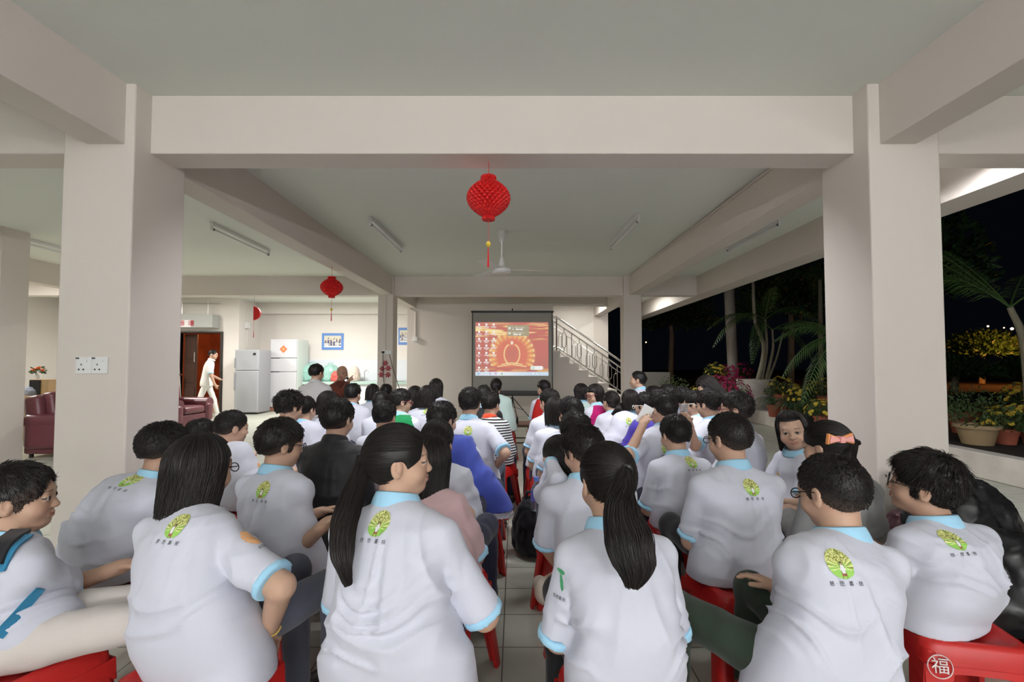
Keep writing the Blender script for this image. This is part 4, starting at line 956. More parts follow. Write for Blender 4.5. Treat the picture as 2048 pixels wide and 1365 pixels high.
P(46, 'in green vest and glasses facing right', 803, 778, 4.0, hv=.004, yaw=12, hyaw=62, w=.185, hair='short', hip=812, vest=M_GRNV, glasses=GLR, longsleeve=True, cuff=None)
P(47, 'with dark cropped head left of the green vest', 763, 783, 4.3, yaw=4, hyaw=6, w=.17, hair='short', hip=760)
P(48, 'with black head right under the sink, left of its twin', 746, 769, 5.8, yaw=4, hyaw=0, w=.17, hair='bob', hip=745, ho=dict(zlen=-.08))
P(49, 'with black head under the red paper flowers', 773, 768, 6.1, yaw=4, hyaw=0, w=.17, hair='short', hip=773)
P(50, 'with long black side hair right of the green vest', 831, 773, 4.9, yaw=8, hyaw=20, w=.17, hair='long', hip=833, ho=dict(zlen=-.18))
P(51, 'with black bob and emblem behind the blue vest', 855, 772, 4.6, yaw=4, hyaw=8, w=.185, hair='bob', hip=852, logo=(853, 823), ho=dict(zlen=-.10))
P(52, 'with shoulder-length straight hair farthest before the bare wall', 873, 758, 5.6, yaw=4, hyaw=12, w=.18, hair='long', hip=880, ho=dict(zlen=-.17))
P(53, 'in black jacket with dark hair beside the upright boy', 968, 770, 4.7, yaw=8, hyaw=14, w=.19, hair='short', hip=975, shirt=M_JACK, longsleeve=True, cuff=None)
M_STRIPE = fabric('black_and_white_striped_fabric', (.4, .4, .4))
P(54, 'in striped top with orange hood by the aisle', 982, 784, 4.1, yaw=14, hyaw=28, w=.18, hair='short', hip=988, shirt=M_STRIPE, collar=M_ORANGE, longsleeve=True, cuff=None)
P(55, 'farthest on the left of the aisle with thin dark plait', 992, 757, 6.1, yaw=6, hyaw=2, w=.2, hair='pony', hip=1004, longsleeve=True, cuff=None, collar=None, shirt=M_MINT, ho=dict(tie=(.01, -.11, -.03), tail=[(*at(996, 800, 6.0), .03), (*at(1008, 832, 6.0), .02)]))
P(56, 'adult in pale grey shirt seated highest, before the green bags', 634, 728, 6.0, hs=1.0, yaw=8, hyaw=22, w=.235, hair='short', hip=634, shirt=M_GSHIRT, collar=M_GSHIRT, cuff=M_GSHIRT, seat=.52, ho=dict(thick=.013))
P(57, 'bald in maroon robe speaking into a microphone', 685, 731, 7.3, hv=.005, hs=1.02, yaw=105, hyaw=128, hp=-4, w=.23, hair=None, hip=683, hipd=0, seat=.48, shirt=M_ROBE, collar=None, cuff=None, longsleeve=True, pants=M_ROBE, hands=(None, at(698, 762, 7.1)), elbow=(None, (.2, -.5, -1)), amp=1.3, skin=(.40, .22, .15))
P(58, 'in white uniform and glasses striding towards the dark doorway', 427, 700, 10.9, hs=1.0, yaw=65, hyaw=80, hp=-8, w=.22, hair='short', hip=408, hipd=0, seat=.84, hipz=.02, shirt=M_BEIGE, collar=M_BEIGE, cuff=M_CUFF, pants=M_BEIGE, stand=True, feet=((.22, .0), (-.42, .12)), stool=False, hem=-.08, b=1.02, group='standing people', shoes=M_BEIGE, hands=(None, at(436, 790, 10.8)), elbow=(None, (0, -1, -.4)), bulge=.03)
# stripes are woven into the fabric
nt = M_STRIPE.node_tree; wv = nt.nodes.new('ShaderNodeTexWave'); wv.bands_direction = 'Z'; wv.inputs['Scale'].default_value = 14
tcs = nt.nodes.new('ShaderNodeTexCoord'); nt.links.new(tcs.outputs['Object'], wv.inputs['Vector'])
cr = nt.nodes.new('ShaderNodeValToRGB'); cr.color_ramp.interpolation = 'CONSTANT'; cr.color_ramp.elements[0].color = (.012, .012, .014, 1); cr.color_ramp.elements[1].position = .5; cr.color_ramp.elements[1].color = (.65, .65, .66, 1)
nt.links.new(wv.outputs['Fac'], cr.inputs[0]); nt.links.new(cr.outputs[0], nt.nodes['Principled BSDF'].inputs['Base Color'])
print('PEOPLE', time.time()-T0)

# ------------------------------------------------------------------ red stools
def stool_proto():
    t = thing('stool', (0, 0, 0), '', 'stool'); Hs = .42
    def sq(hw, rr, n=6):
        out = []
        for cx, cy, a0 in ((1, 1, 0), (-1, 1, 90), (-1, -1, 180), (1, -1, 270)):
            for k in range(n+1):
                a = math.radians(a0+90*k/n); out.append((cx*(hw-rr)+rr*math.cos(a), cy*(hw-rr)+rr*math.sin(a)))
        return out
    mb = MB(); rings = [(.06, Hs-.012, .03), (.118, Hs-.012, .045), (.124, Hs-.004, .045), (.134, Hs, .045), (.146, Hs-.004, .045), (.152, Hs-.014, .045), (.160, Hs-.068, .045), (.157, Hs-.070, .045), (.148, Hs-.02, .045), (.06, Hs-.02, .03)]
    V = []
    for hw, z, rr in rings: V += [(x, y, z) for x, y in sq(hw, rr)]
    n = 28; Q = [(i*n+k, i*n+(k+1) % n, (i+1)*n+(k+1) % n, (i+1)*n+k) for i in range(len(rings)-1) for k in range(n)]; Q.append(tuple(range(n))[::-1]); Q.append(tuple((len(rings)-1)*n+k for k in range(n)))
    mb.raw(V, Q); mb.build('seat', M_STOOL, t, smooth=True, sharp=50)
    for sx, sy in ((1, 1), (-1, 1), (-1, -1), (1, -1)):
        def sec(z):
            f = 1-z/(Hs-.03); o = .152+.045*f; wd_ = .085-.032*f; th = .016
            p = [(o, o-wd_), (o, o-.022), (o-.006, o-.006), (o-.022, o), (o-wd_, o), (o-wd_, o-th), (o-.028, o-th-.004), (o-th-.004, o-.028), (o-th, o-wd_)]
            return [(x*sx, y*sy, z) for x, y in p]
        zs = [0, .01, Hs*.5, Hs-.03]; V = []; n = 9
        for z in zs: V += sec(z)
        Q = [(i*n+k, i*n+(k+1) % n, (i+1)*n+(k+1) % n, (i+1)*n+k) for i in range(3) for k in range(n)]; Q += [tuple(range(n))[::-1], tuple(3*n+k for k in range(n))]
        MB().raw(V, Q).build('leg', M_STOOL, t, smooth=True, sharp=50)
    # arched rails between the legs
    for k in range(4):
        R4 = rotz(k*math.pi/2); V = []; Q = []; N_ = 12; x0 = .16
        for i in range(N_+1):
            x = -x0+2*x0*i/N_; zb = Hs-.085-.05*(abs(x)/x0)**4; o = .1615
            for (yy, zz) in ((o, Hs-.066), (o+.004, zb), (o-.006, zb), (o-.006, Hs-.066)): V.append(R4@np.array([x, yy, zz]))
        for i in range(N_):
            for j in range(4): Q.append((i*4+j, i*4+(j+1) % 4, (i+1)*4+(j+1) % 4, (i+1)*4+j))
        Q += [(0, 1, 2, 3), (N_*4+3, N_*4+2, N_*4+1, N_*4)]
        MB().raw(V, Q).build('rail', M_STOOL, t, smooth=True, sharp=50)
    return t
SP = stool_proto()
def dup(root, loc, rz, label, group):
    r_ = root.copy(); COL.objects.link(r_); r_.location = loc; r_.rotation_euler = (0, 0, rz); r_['label'] = label
    if group: r_['group'] = group
    for ch in list(root.children):
        c = ch.copy(); COL.objects.link(c); c.parent = r_
        for g in ch.children: d_ = g.copy(); COL.objects.link(d_); d_.parent = c
    return r_
def place_stools():
    for i, (x, y, yaw, seat, D, lab) in enumerate(STOOLS):
        lb = 'red stool under the '+lab
        if i == 0:
            o_ = SP; o_.location = (x, y, 0); o_.rotation_euler = (0, 0, math.radians(-yaw+8)); o_['label'] = lb; o_['group'] = 'red plastic stools of the audience'
        else: o_ = dup(SP, (x, y, 0), math.radians(-yaw+random.uniform(-12, 12)), lb, 'red plastic stools of the audience')
        s_ = 1.0; o_.scale = (s_, s_, seat/.42)
        if abs(x-PP[8]['H'][0]) < 1e-4 and abs(y-PP[8]['H'][1]) < 1e-4:
            o_.rotation_euler = (0, 0, math.radians(-12)); st8 = o_
    return st8
stool8 = place_stools()
# ================================================================== things of the hall
rr = np.random.default_rng(3)
tube_fitting((-1.75, 5.37, ZC), (-1.72, 6.75, ZC), 'unlit fluorescent light on the middle bay ceiling, left of the fan')
tube_fitting((1.46, 5.25, ZC), (1.42, 6.62, ZC), 'unlit twin-looking fluorescent light on the ceiling right of the fan')
tube_fitting((-3.80, 5.57, ZC), (-3.83, 6.95, ZC), 'unlit fluorescent light in the bay behind the left column')
tube_fitting((3.20, 5.37, ZC), (3.18, 6.7, ZC), 'thin unlit fluorescent light in the garden-side bay')
tube_fitting((-6.85, 5.9, ZC), (-6.95, 7.15, ZC), 'unlit fluorescent light at the far left ceiling')
# conduits and boxes
def conduit(pts, r, lab, m=M_WHITE, nm='conduit'):
    return tag(MB().tube(pts, r, 8).build(nm, m, None, smooth=True), lab, 'conduit')
conduit([(2.298, 3.3, 3.055), (2.298, 8.9, 3.055)], .010, 'thin conduit running along the top of the right inner beam', M_WALL)
conduit([(-2.60, 9.01, 0.4), (-2.60, 9.01, 2.68)], .012, 'vertical white conduit up the front of the left rear column', M_WALL)
conduit([(-2.48, 11.19, 1.95), (-2.48, 11.19, 2.6), (-2.62, 11.19, 2.66)], .014, 'short conduit dropping to a box on the bare wall corner', M_WALL)
tag(box('junction_box', -2.53, -2.43, 11.15, 11.2, 1.86, 1.97, M_WHITE, bevel=.006), 'small white junction box on the corner of the bare wall', 'box')
conduit([(-7.488, 12.55, 1.7), (-7.488, 12.55, 2.9)], .012, 'vertical conduit above the silver fridge', M_BACK)
tag(box('switch_box', -7.50, -7.44, 12.45, 12.62, 2.28, 2.46, M_WHITE, bevel=.006), 'small white switch box high on the pillar beside the lobby doorway', 'box')

# ---- double sockets on the left front column
t = thing('wall_socket', (0, 0, 0), 'white double power socket with switches on the left front column', 'socket')
M_INK = mat('black_ink', (.02, .02, .02), .6)
p0, p1 = at(155, 714, 2.8), at(217, 748, 2.8); xm = (p0[0]+p1[0])/2
for k, (a, b) in enumerate(((p0[0], xm-.001), (xm+.001, p1[0]))):
    pl = box('socket_plate', a, b, 2.788, 2.801, p1[2], p0[2], M_WHITE, t, bevel=.004)
    cx_ = (a+b)/2-.012; zc = (p0[2]+p1[2])/2
    for dx, dz, wv_ in ((0, .004, .005), (-.014, -.026, .007), (.014, -.026, .007)):
        box('socket_hole', cx_+dx-wv_/2, cx_+dx+wv_/2, 2.786, 2.7885, zc+dz-.005, zc+dz+.005, M_INK, pl)
    box('rocker_switch', cx_+.022, cx_+.036, 2.783, 2.789, zc+.018, zc+.036, M_WHITE, pl, bevel=.002)
    text_obj('电源', .011, M_INK, pl, (a+.012, 2.7868, p0[2]-.010), name='lettering')
tag(t, t['label'], 'socket')

# ---- lanterns of red honeycomb paper
def lantern(c, R, label, tassel=.75, zs=1.0):
    t = thing('paper_lantern', c, label, 'lantern', 'red paper lanterns'); n, m_ = 144, 64; V = []
    for j in range(m_+1):
        v = j/m_; z = (1-2*v)*R*1.0*zs
        body_ = math.sin(math.pi*min(max((v-.035)/.93, 0), 1))**.72*R if .035 < v < .965 else 0
        body_ = max(body_, R*.36*(1 if v < .08 else 0)+R*.30*(1 if v > .93 else 0), R*.22)
        for i in range(n):
            a = 2*math.pi*i/n; lat = abs(math.cos(a*12+(math.pi/2 if (j//4) % 2 else 0)))
            r_ = body_*(1-.15*(1-lat)**1.3)*(1-.055*(1-abs(math.sin(v*math.pi*16)))**2)
            V.append((r_*math.cos(a), r_*math.sin(a), z))
    Q = [(j*n+i, j*n+(i+1) % n, (j+1)*n+(i+1) % n, (j+1)*n+i) for j in range(m_) for i in range(n)]+[tuple(range(n))[::-1], tuple(m_*n+i for i in range(n))]
    Q = [q[::-1] for q in Q]
    me = mesh_np('paper_globe', V, Q, smooth=False); obj('paper_globe', me, M_RED, t)
    MB().tube([(0, 0, R*zs), (0, 0, ZB-c[2])], .0022, 6).build('hanging_thread', M_RED, t)
    zt = -R*zs
    MB().tube([(0, 0, zt), (0, 0, zt-R*1.05)], .0018, 6).build('tassel_cord', M_RED, t)
    MB().lathe([(.004, 0), (.013, -.008), (.016, -.02), (.012, -.034), (.004, -.042)], (0, 0, zt-R*.95), 14).build('gold_bead', mat('gold_paper', (.65, .45, .03), .4), t, smooth=True)
    mb = MB()
    for k in range(22):
        a = rr.uniform(0, 6.28); q = rr.uniform(.0, .008)
        mb.tube([(q*math.cos(a)*.4, q*math.sin(a)*.4, zt-R*1.3), (q*math.cos(a), q*math.sin(a), zt-R*2.15+rr.uniform(0, .02))], .0016, 4)
    mb.tube([(0, 0, zt-R*1.0), (0, 0, zt-R*1.32)], .0025, 6); mb.build('tassel', M_RED, t)
    return t
lantern((at(977, 397, 3.045)[0], 3.045, at(977, 397, 3.045)[2]), .152, 'large red honeycomb paper lantern hanging from the front beam')
lantern((-2.6, 6.35, at(659, 575, 6.35)[2]), .155, 'red honeycomb paper lantern under the left long beam', zs=.97)
t = thing('paper_lantern', at(508, 627, 9.2), 'half-opened flat red paper lantern before the kitchen corner', 'lantern', 'red paper lanterns')
t.location.y = 9.2
poly = [(.0, .145)]+[(.135*math.sin(a), .135*math.cos(a)) for a in np.linspace(.25, math.pi-.25, 18)]+[(0, -.145)]
mb = MB().prism(poly, 'y', -.025, .025); mb.build('paper_fan', M_RED, t, bevel=.004)
MB().tube([(0, 0, .14), (0, 0, ZB-t.location.z)], .0022, 6).build('hanging_thread', M_BLACK, t)
MB().tube([(0, 0, -.14), (0, 0, -.36)], .002, 6).build('tassel_cord', M_RED, t); MB().tube([(0, 0, -.36), (0, 0, -.50)], [.004, .008], 8).build('tassel', M_RED, t)

# ---- ceiling fan
fz = 2.56; t = thing('ceiling_fan', (-.18, 6.0, fz), 'white three-bladed ceiling fan behind the big lantern', 'fan')
MB().lathe([(.02, -.14), (.035, -.12), (.06, -.02), (.062, 0)], (0, 0, ZC-fz), 20).build('canopy', M_WHITE, t, smooth=True)
MB().tube([(0, 0, .12), (0, 0, ZC-fz-.1)], .011, 10).build('rod', M_WHITE, t, smooth=True)
MB().lathe([(.02, -.055), (.10, -.05), (.125, -.03), (.128, -.005), (.11, .015), (.05, .05), (.03, .13), (.022, .17)], (0, 0, 0), 32).build('motor_housing', M_WHITE, t, smooth=True)
for k in range(3):
    a = math.radians(8+120*k); b_ = MB(); V = []; N_ = 10
    for i in range(N_+1):
        f = i/N_; r_ = .12+.48*f; w_ = .05+.022*math.sin(f*math.pi*.8)
        for s1, z_ in ((-1, 0), (1, .016)):
            for dz in (0, .003): V.append(rotz(a)@np.array([r_, s1*w_, z_+dz-.01]))
    Q = []
    for i in range(N_):
        o0, o1 = i*4, (i+1)*4
        for q in ((0, 1, 3, 2),):
            for j in range(4): Q.append((o0+q[j], o0+q[(j+1) % 4], o1+q[(j+1) % 4], o1+q[j]))
    Q += [(0, 1, 3, 2), (N_*4+2, N_*4+3, N_*4+1, N_*4)]
    b_.raw(V, Q).build('blade', M_WHITE, t, smooth=True)

# ---- projection screen on its tripod
SY = 10.3
q0, q1 = at(944, 622, SY), at(1106, 792, SY); t = thing('projection_screen', ((q0[0]+q1[0])/2, SY, 0), 'tripod projection screen showing a red and gold computer desktop', 'screen')
wx = (q1[0]-q0[0])/2; zt, zb_ = q0[2], at(1024, 783, SY)[2]
box('screen_fabric', -wx+.02, wx-.02, .0, .004, zb_, zt-.03, mat('screen_fabric', (.34, .335, .31), .8), t)
box('top_bar', -wx-.02, wx+.02, -.02, .02, zt-.045, zt, M_BLACK, t, bevel=.005)
for s_ in (-1, 1): box('side_edge', s_*(wx-.012)-.012, s_*(wx-.012)+.012, -.004, .006, zb_, zt-.03, M_BLACK, t)
box('roller_case', -wx+.02, wx-.02, -.05, .05, at(1024, 792, SY)[2], zb_+.01, M_BLACK, t, bevel=.012)
MB().tube([(0, .06, .30), (0, .06, zt+.06)], .014, 10).build('pole', M_BLACK, t, smooth=True)
for a in (200, 320, 80):
    a = math.radians(a); f_ = (.62*math.cos(a), .06+.62*math.sin(a), .01)
    l_ = MB().tube([(0.015*math.cos(a), .06+.015*math.sin(a), .52), f_], .010, 8).build('leg', M_BLACK, t, smooth=True)
    MB().tube([(0, .06, .32), (.33*math.cos(a), .06+.33*math.sin(a), .26)], .006, 6).build('brace', M_BLACK, l_, smooth=True)
def desktop(nx=300, ny=220):
    s, v = np.meshgrid((np.arange(nx)+.5)/nx, (np.arange(ny)+.5)/ny, indexing='ij')   # v from the top
    def nz(a, b, sd): return vnoise(np.stack([s*a+sd, v*b+sd*1.7, s*0+sd], -1))
    red = np.array([.56, .11, .09]); dk = np.array([.33, .10, .09]); gold = np.array([.95, .55, .14]); yel = np.array([1., .82, .36])
    c = np.tile(red, (nx, ny, 1)).astype(float)
    def mx(m, col, a=1): 
        m = np.clip(m, 0, 1)[..., None]*a; c[:] = c*(1-m)+np.array(col)*m
    mx(np.clip((v-.55)*2, 0, 1)*np.clip(np.abs(s-.5)*3-.6, 0, 1), dk, .8)
    st = nz(3.5, 30, 2)*.6+nz(9, 60, 5)*.4
    mx(np.clip((st-.50)*6, 0, 1)*np.clip((.36-v)*8, 0, 1)*np.clip(v*9, 0, 1), gold, .8); mx(np.clip((st-.60)*8, 0, 1)*np.clip((.36-v)*8, 0, 1)*np.clip(v*9, 0, 1), yel, .9)
    asp = nx/ny; dx, dy = (s-.5)*asp, (v-.62); r = np.hypot(dx, dy*.95); ang = np.arctan2(dy, dx)
    pet = .5+.5*np.sin(ang*26+nz(5, 5, 9)*2); ringm = np.clip(1-np.abs(r-.36)/.09, 0, 1)*(v < .82)
    mx(np.clip((.44-r)*12, 0, 1)*(v < .84), (.78, .16, .08), .7); mx(ringm*(.25+.75*pet), gold, .95); mx(np.clip(1-np.abs(r-.41)/.03, 0, 1)*pet*(v < .82), yel, .9)
    e = np.abs(np.hypot(dx/.145, (v-.60)/.20)-1); mx(np.clip(1-e*9, 0, 1)*(v > .42)*(v < .78), yel); mx(np.clip(1-np.hypot(dx/.13, (v-.60)/.17)**4, 0, 1), (.55, .13, .10), .8)
    for y_, w_ in ((.76, .20), (.79, .27)): mx(np.clip(1-np.abs(v-y_-.03*np.abs(dx)/.2)/.016, 0, 1)*(np.abs(dx) < w_), yel, .9)
    mx(np.clip(1-np.hypot(dx/.03, (v-.385)/.04)**2, 0, 1)*2, (.9, .8, .6)); mx(np.clip((v-.84)*12, 0, 1)*np.clip((nz(9, 30, 4)-.45)*4, 0, 1), gold, .7)
    mx(((s > .435) & (s < .735) & (v > .055) & (v < .26)).astype(float), (.33, .31, .20), .9)
    for y_ in (.09, .185):
        mx(((s > .45) & (s < .485) & (v > y_) & (v < y_+.04)).astype(float), (.8, .8, .7)); mx(((s > .51) & (s < .66) & (np.abs(v-y_-.012) < .008) & (nz(80, 10, 3) > .35)).astype(float), (.7, .7, .6)); mx(((s > .51) & (s < .65) & (np.abs(v-y_-.045) < .01) & (nz(70, 10, 8) > .3)).astype(float), (.95, .95, .9))
    ys = [.045, .18, .31, .44, .575, .71, .85]
    for i, x_ in enumerate((.05, .15, .25)):
        for j, y_ in enumerate(ys):
            if i == 2 and j > 4: continue
            mx(((np.abs(s-x_) < .013) & (np.abs(v-y_) < .020)).astype(float), (.95, .95, .95))
            mx(((np.abs(s-x_) < .036) & (np.abs(v-y_-.042) < .009) & (nz(90, 60, 11) > .3)).astype(float), (.9, .85, .85)); mx(((np.abs(s-x_) < .028) & (np.abs(v-y_-.068) < .008) & (nz(90, 60, 12) > .45)).astype(float), (.85, .8, .8), .8)
    pill = (np.maximum(np.abs(s-.84)-.06, 0)**2*asp*asp+(v-.855)**2) < .038**2; mx(pill.astype(float), (.92, .95, .93)); mx((np.hypot((s-.79)*asp, v-.855) < .03).astype(float), (.45, .65, .5)); mx((np.hypot((s-.79)*asp, v-.855) < .022).astype(float), (.75, .85, .8))
    tb = (v > .925); cl = np.array([.86, .90, .98]); g_ = np.clip(1-np.abs(s-.35)*1.6, .35, 1)[..., None]; c[tb] = (cl*g_+np.array([.45, .65, .85])*(1-g_))[tb]
    for x_, col in ((.04, (.2, .5, .7)), (.20, (.35, .35, .7)), (.28, (.5, .25, .5)), (.36, (.2, .5, .3))): mx(((np.abs(s-x_) < .014) & (np.abs(v-.962) < .018) & (nz(60, 60, 3) > .25)).astype(float), col)
    mx(((s > .76) & (s < .98) & (np.abs(v-.962) < .010) & (nz(60, 20, 6) > .55)).astype(float), (.95, .97, 1))
    return c*.80+np.array([.11, .10, .085])
img = desktop(); nx, ny = img.shape[:2]; a0, a1 = at(951, 645, SY), at(1097, 752, SY)
gx = np.linspace(a0[0], a1[0], nx+1)-t.location.x; gz = np.linspace(a0[2], a1[2], ny+1)
V = np.stack(np.meshgrid(gx, [-.003], gz, indexing='ij'), -1).reshape(-1, 3); ii, jj = np.meshgrid(np.arange(nx), np.arange(ny), indexing='ij'); b0 = (ii*(ny+1)+jj).ravel()
me = mesh_np('projected_picture', V, np.stack([b0, b0+1, b0+ny+2, b0+ny+1], 1), smooth=False)
ca = me.color_attributes.new('Col', 'FLOAT_COLOR', 'CORNER'); cc4 = np.repeat(np.concatenate([img.reshape(-1, 3), np.ones((nx*ny, 1))], 1), 4, 0); ca.data.foreach_set('color', cc4.astype(np.float32).ravel())
M_PIC = mat('projected_picture', (.02, .02, .02), .9, .1, attr='Col', emis=(1, 1, 1), estr=SCREEN_E)
nt = M_PIC.node_tree; pb = nt.nodes['Principled BSDF']
for l in list(nt.links):
    if l.to_socket == pb.inputs['Base Color']: nt.links.remove(l)
obj('projected_picture', me, M_PIC, t)

# ---- low folding table with projector and cup
M_WOOD = mat('brown_table_laminate', (.10, .055, .035), .4, var=.2, vscale=8)
t = thing('low_table', (-.25, 6.35, 0), 'low dark folding table at the end of the aisle', 'table')
box('tabletop', -.55, .5, -.02, .42, .41, .445, M_WOOD, t, bevel=.004)
for sx in (-.5, .44):
    for sy in (0, .38): box('leg', sx-.0, sx+.045, sy, sy+.03, 0, .41, M_BLACK, t)
box('rail', -.46, .44, .01, .02, .18, .195, M_BLACK, t); box('rail', -.46, .44, .01, .02, .25, .265, M_BLACK, t)
c_ = at(1024, 838, 6.45)
t = thing('projector', (c_[0], 6.5, .445), 'small black projector on the low table', 'projector'); box('body', -.09, .09, -.11, .11, .005, .095, M_BLACK, t, bevel=.008)
MB().tube([(0, .10, .05), (0, .125, .05)], .028, 16).build('lens', M_BLACK, t, smooth=True)
tag(MB().lathe([(.028, 0), (.034, .055), (.030, .055), (.026, .004)], (c_[0], 6.5, .541), 20).build('paper_cup', M_WHITE, smooth=True), 'white paper cup standing on the small projector', 'cup')

# ---- kitchen corner
M_SILV = mat('silver_fridge_enamel', (.34, .35, .37), .35, spec=.6); M_SILVD = mat('grey_fridge_side', (.26, .265, .28), .45); M_WF = mat('white_fridge_enamel', (.52, .52, .54), .4); M_WFS = mat('pale_green_fridge_side', (.58, .64, .60), .4)
t = thing('fridge', (-6.92, 11.6, 0), 'silver-grey two-door fridge beside the pillar', 'fridge')
box('cabinet', -.3, .3, .06, .62, .03, 1.66, M_SILVD, t, bevel=.015); box('freezer_door', -.3, .3, 0, .055, 1.13, 1.66, M_SILV, t, bevel=.012); dd_ = box('fridge_door', -.3, .3, 0, .055, .05, 1.12, M_SILV, t, bevel=.012)
for z0, z1 in ((1.2, 1.45), (.62, 1.08)): box('handle', -.30, -.28, -.03, .0, z0, z1, M_SILVD, t, bevel=.005)
box('badge', .17, .24, -.004, 0, 1.52, 1.58, M_BLACK, t)
t = thing('fridge', (-6.33, 12.3, 0), 'tall white three-door fridge with an orange diamond sticker', 'fridge')
box('cabinet', -.36, .36, .06, .72, .05, 1.97, M_WFS, t, bevel=.015)
for nm, z0, z1 in (('freezer_door', 1.46, 1.97), ('middle_door', 1.085, 1.45), ('bottom_door', .12, 1.075)): box(nm, -.36, .36, 0, .055, z0, z1, M_WF, t, bevel=.012)
box('plinth', -.35, .35, .02, .06, .02, .12, mat('reddish_plinth', (.3, .12, .08), .6), t)
for z in (1.455, 1.08): box('door_gap', -.36, -.1, -.004, .002, z-.008, z+.008, M_INK, t)
mb = MB().box(-.075, .075, -.006, 0, -.075, .075, Matrix.Rotation(math.pi/4, 3, 'Y')); mb.V = [(x, y, z+1.70) for x, y, z in mb.V]
stk = mb.build('sticker', mat('orange_sticker', (.62, .17, .06), .6), t)
text_obj('福', .075, mat('gold_ink', (.75, .5, .25), .5), t, (0, -.008, 1.70), name='lettering')
t = thing('kitchen_counter', (-4.3, 12.6, 0), 'long pale green counter with sink along the kitchen wall', 'counter')
M_CTR = mat('mint_counter_tile', (.42, .56, .50), .3)
box('worktop', -1.65, 1.6, 0, .6, .72, .80, M_CTR, t, bevel=.006); box('base_cabinet', -1.6, 1.58, .06, .58, 0, .72, M_WHITE, t)
box('sink', .55, 1.15, .1, .5, .80, .815, M_METAL, t, bevel=.01)
c_ = at(729, 765, 12.75)
tag(MB().tube([(c_[0], 12.75, .815), (c_[0], 12.75, 1.08), (c_[0]+.05, 12.72, 1.12), (c_[0]+.12, 12.68, 1.09), (c_[0]+.13, 12.67, 1.05)], .011, 8).build('water_tap', M_METAL, smooth=True), 'tall thin steel water tap over the kitchen sink', 'tap')
def blob_bag(name, c, r, m, lab, cat, seed=0, h=.012, squash=.75, handles=True, top=1.0):
    c = np.array(c, float); r = np.array(r, float)
    pr = [Ell(c, r, k=.05), Ell(c-np.array([0, 0, r[2]*.45]), r*np.array([.98, .98, .55]), k=.05)]
    V, Q = surf(pr, h); N = vnormals(V, Q); u = (V-c)/r
    n = vnoise(np.stack([u[:, 0]*3.5+seed, u[:, 1]*3.5, u[:, 2]*2], -1)); n2 = vnoise(np.stack([u[:, 0]*8+seed, u[:, 1]*8, u[:, 2]*5], -1))
    V = V+N*((1-np.abs(2*n-1))**2*.09+(1-np.abs(2*n2-1))**2*.04-.05)[:, None]*r.mean(); V[:, 2] = np.maximum(V[:, 2], c[2]-r[2]*squash)
    base = np.array([c[0], c[1], c[2]-r[2]*squash]); o = obj(name, mesh_np(name, V-base, Q), m, None, base); tag(o, lab, cat)
    if handles:
        hh_ = MB().tube([(-r[0]*.35, 0, r[2]*(squash+.85)), (-r[0]*.25, 0, r[2]*(squash+1.15)), (r[0]*.2, 0, r[2]*(squash+1.18)), (r[0]*.35, 0, r[2]*(squash+.85))], .012, 8).build('bag_handle', m, o, smooth=True)
    return o
M_MINTP = mat('mint_plastic_bag', (.27, .47, .41), .35)
c_ = at(622, 750, 12.75); blob_bag('plastic_bag', (c_[0], 12.86, 1.02), (.33, .2, .28), M_MINTP, 'large mint green plastic bag on the counter beside the white fridge', 'bag', 1, .02)
c_ = at(655, 750, 12.75); blob_bag('plastic_bag', (c_[0]+.02, 12.92, 1.01), (.24, .2, .27), M_MINTP, 'mint green plastic bag with raised handle behind the monk', 'bag', 5, .02)
c_ = at(707, 757, 12.75); blob_bag('cloth_sack', (c_[0], 12.8, .99), (.16, .14, .24), mat('pale_sack', (.62, .52, .45), .8), 'pale upright sack on the counter left of the tap', 'sack', 9, .02, handles=False)
c_ = at(672, 757, 12.7); blob_bag('snack_packet', (c_[0], 12.5+.2, .93), (.14, .08, .17), mat('red_yellow_packet', (.6, .10, .08), .35, var=.8, vscale=9), 'red and yellow snack packet on the counter behind the monk', 'packet', 4, .015, handles=False)
def poster(x0, y0, x1, y1, D, lab, side=None):
    a, b = at(x0, y0, D), at(x1, y1, D); t = thing('poster', ((a[0]+b[0])/2, D, (a[2]+b[2])/2), lab, 'poster'); w_, h_ = (b[0]-a[0])/2, (a[2]-b[2])/2
    box('poster_sheet', -w_, w_, -.006, 0, -h_, h_, mat('blue_poster_border', (.13, .27, .62), .5), t)
    n, m_ = 48, 32; s, v = np.meshgrid((np.arange(n)+.5)/n, (np.arange(m_)+.5)/m_, indexing='ij'); nz = vnoise(np.stack([s*9, v*7, s*0+x0], -1)); c = np.tile(np.array([.66, .63, .52]), (n, m_, 1)).astype(float)
    ppl = (np.abs(((s*6) % 1)-.5) < .33) & (v > .38+.12*np.sin(s*17)) & (v < .86); c[ppl] = (.62, .62, .66); c[ppl & (nz > .5)] = (.12, .12, .22); hd = (np.hypot(((s*6) % 1-.5)/.28, (v-.33-.12*np.sin(s*17))/.08) < 1); c[hd] = (.30, .18, .13); c[v > .88] = (.75, .75, .75)
    X = np.linspace(-w_*.78, w_*.78, n+1); Z = np.linspace(h_*.70, -h_*.70, m_+1); V = np.stack(np.meshgrid(X, [-.008], Z, indexing='ij'), -1).reshape(-1, 3); i_, j_ = np.meshgrid(np.arange(n), np.arange(m_), indexing='ij'); b0 = (i_*(m_+1)+j_).ravel()
    me = mesh_np('poster_photo', V, np.stack([b0, b0+1, b0+m_+2, b0+m_+1], 1), smooth=False); ca = me.color_attributes.new('Col', 'FLOAT_COLOR', 'CORNER'); ca.data.foreach_set('color', np.repeat(np.concatenate([c.reshape(-1, 3), np.ones((n*m_, 1))], 1), 4, 0).astype(np.float32).ravel())
    obj('poster_photo', me, mat('printed_photo', (.5, .5, .5), .4, attr='Col'), t); return t
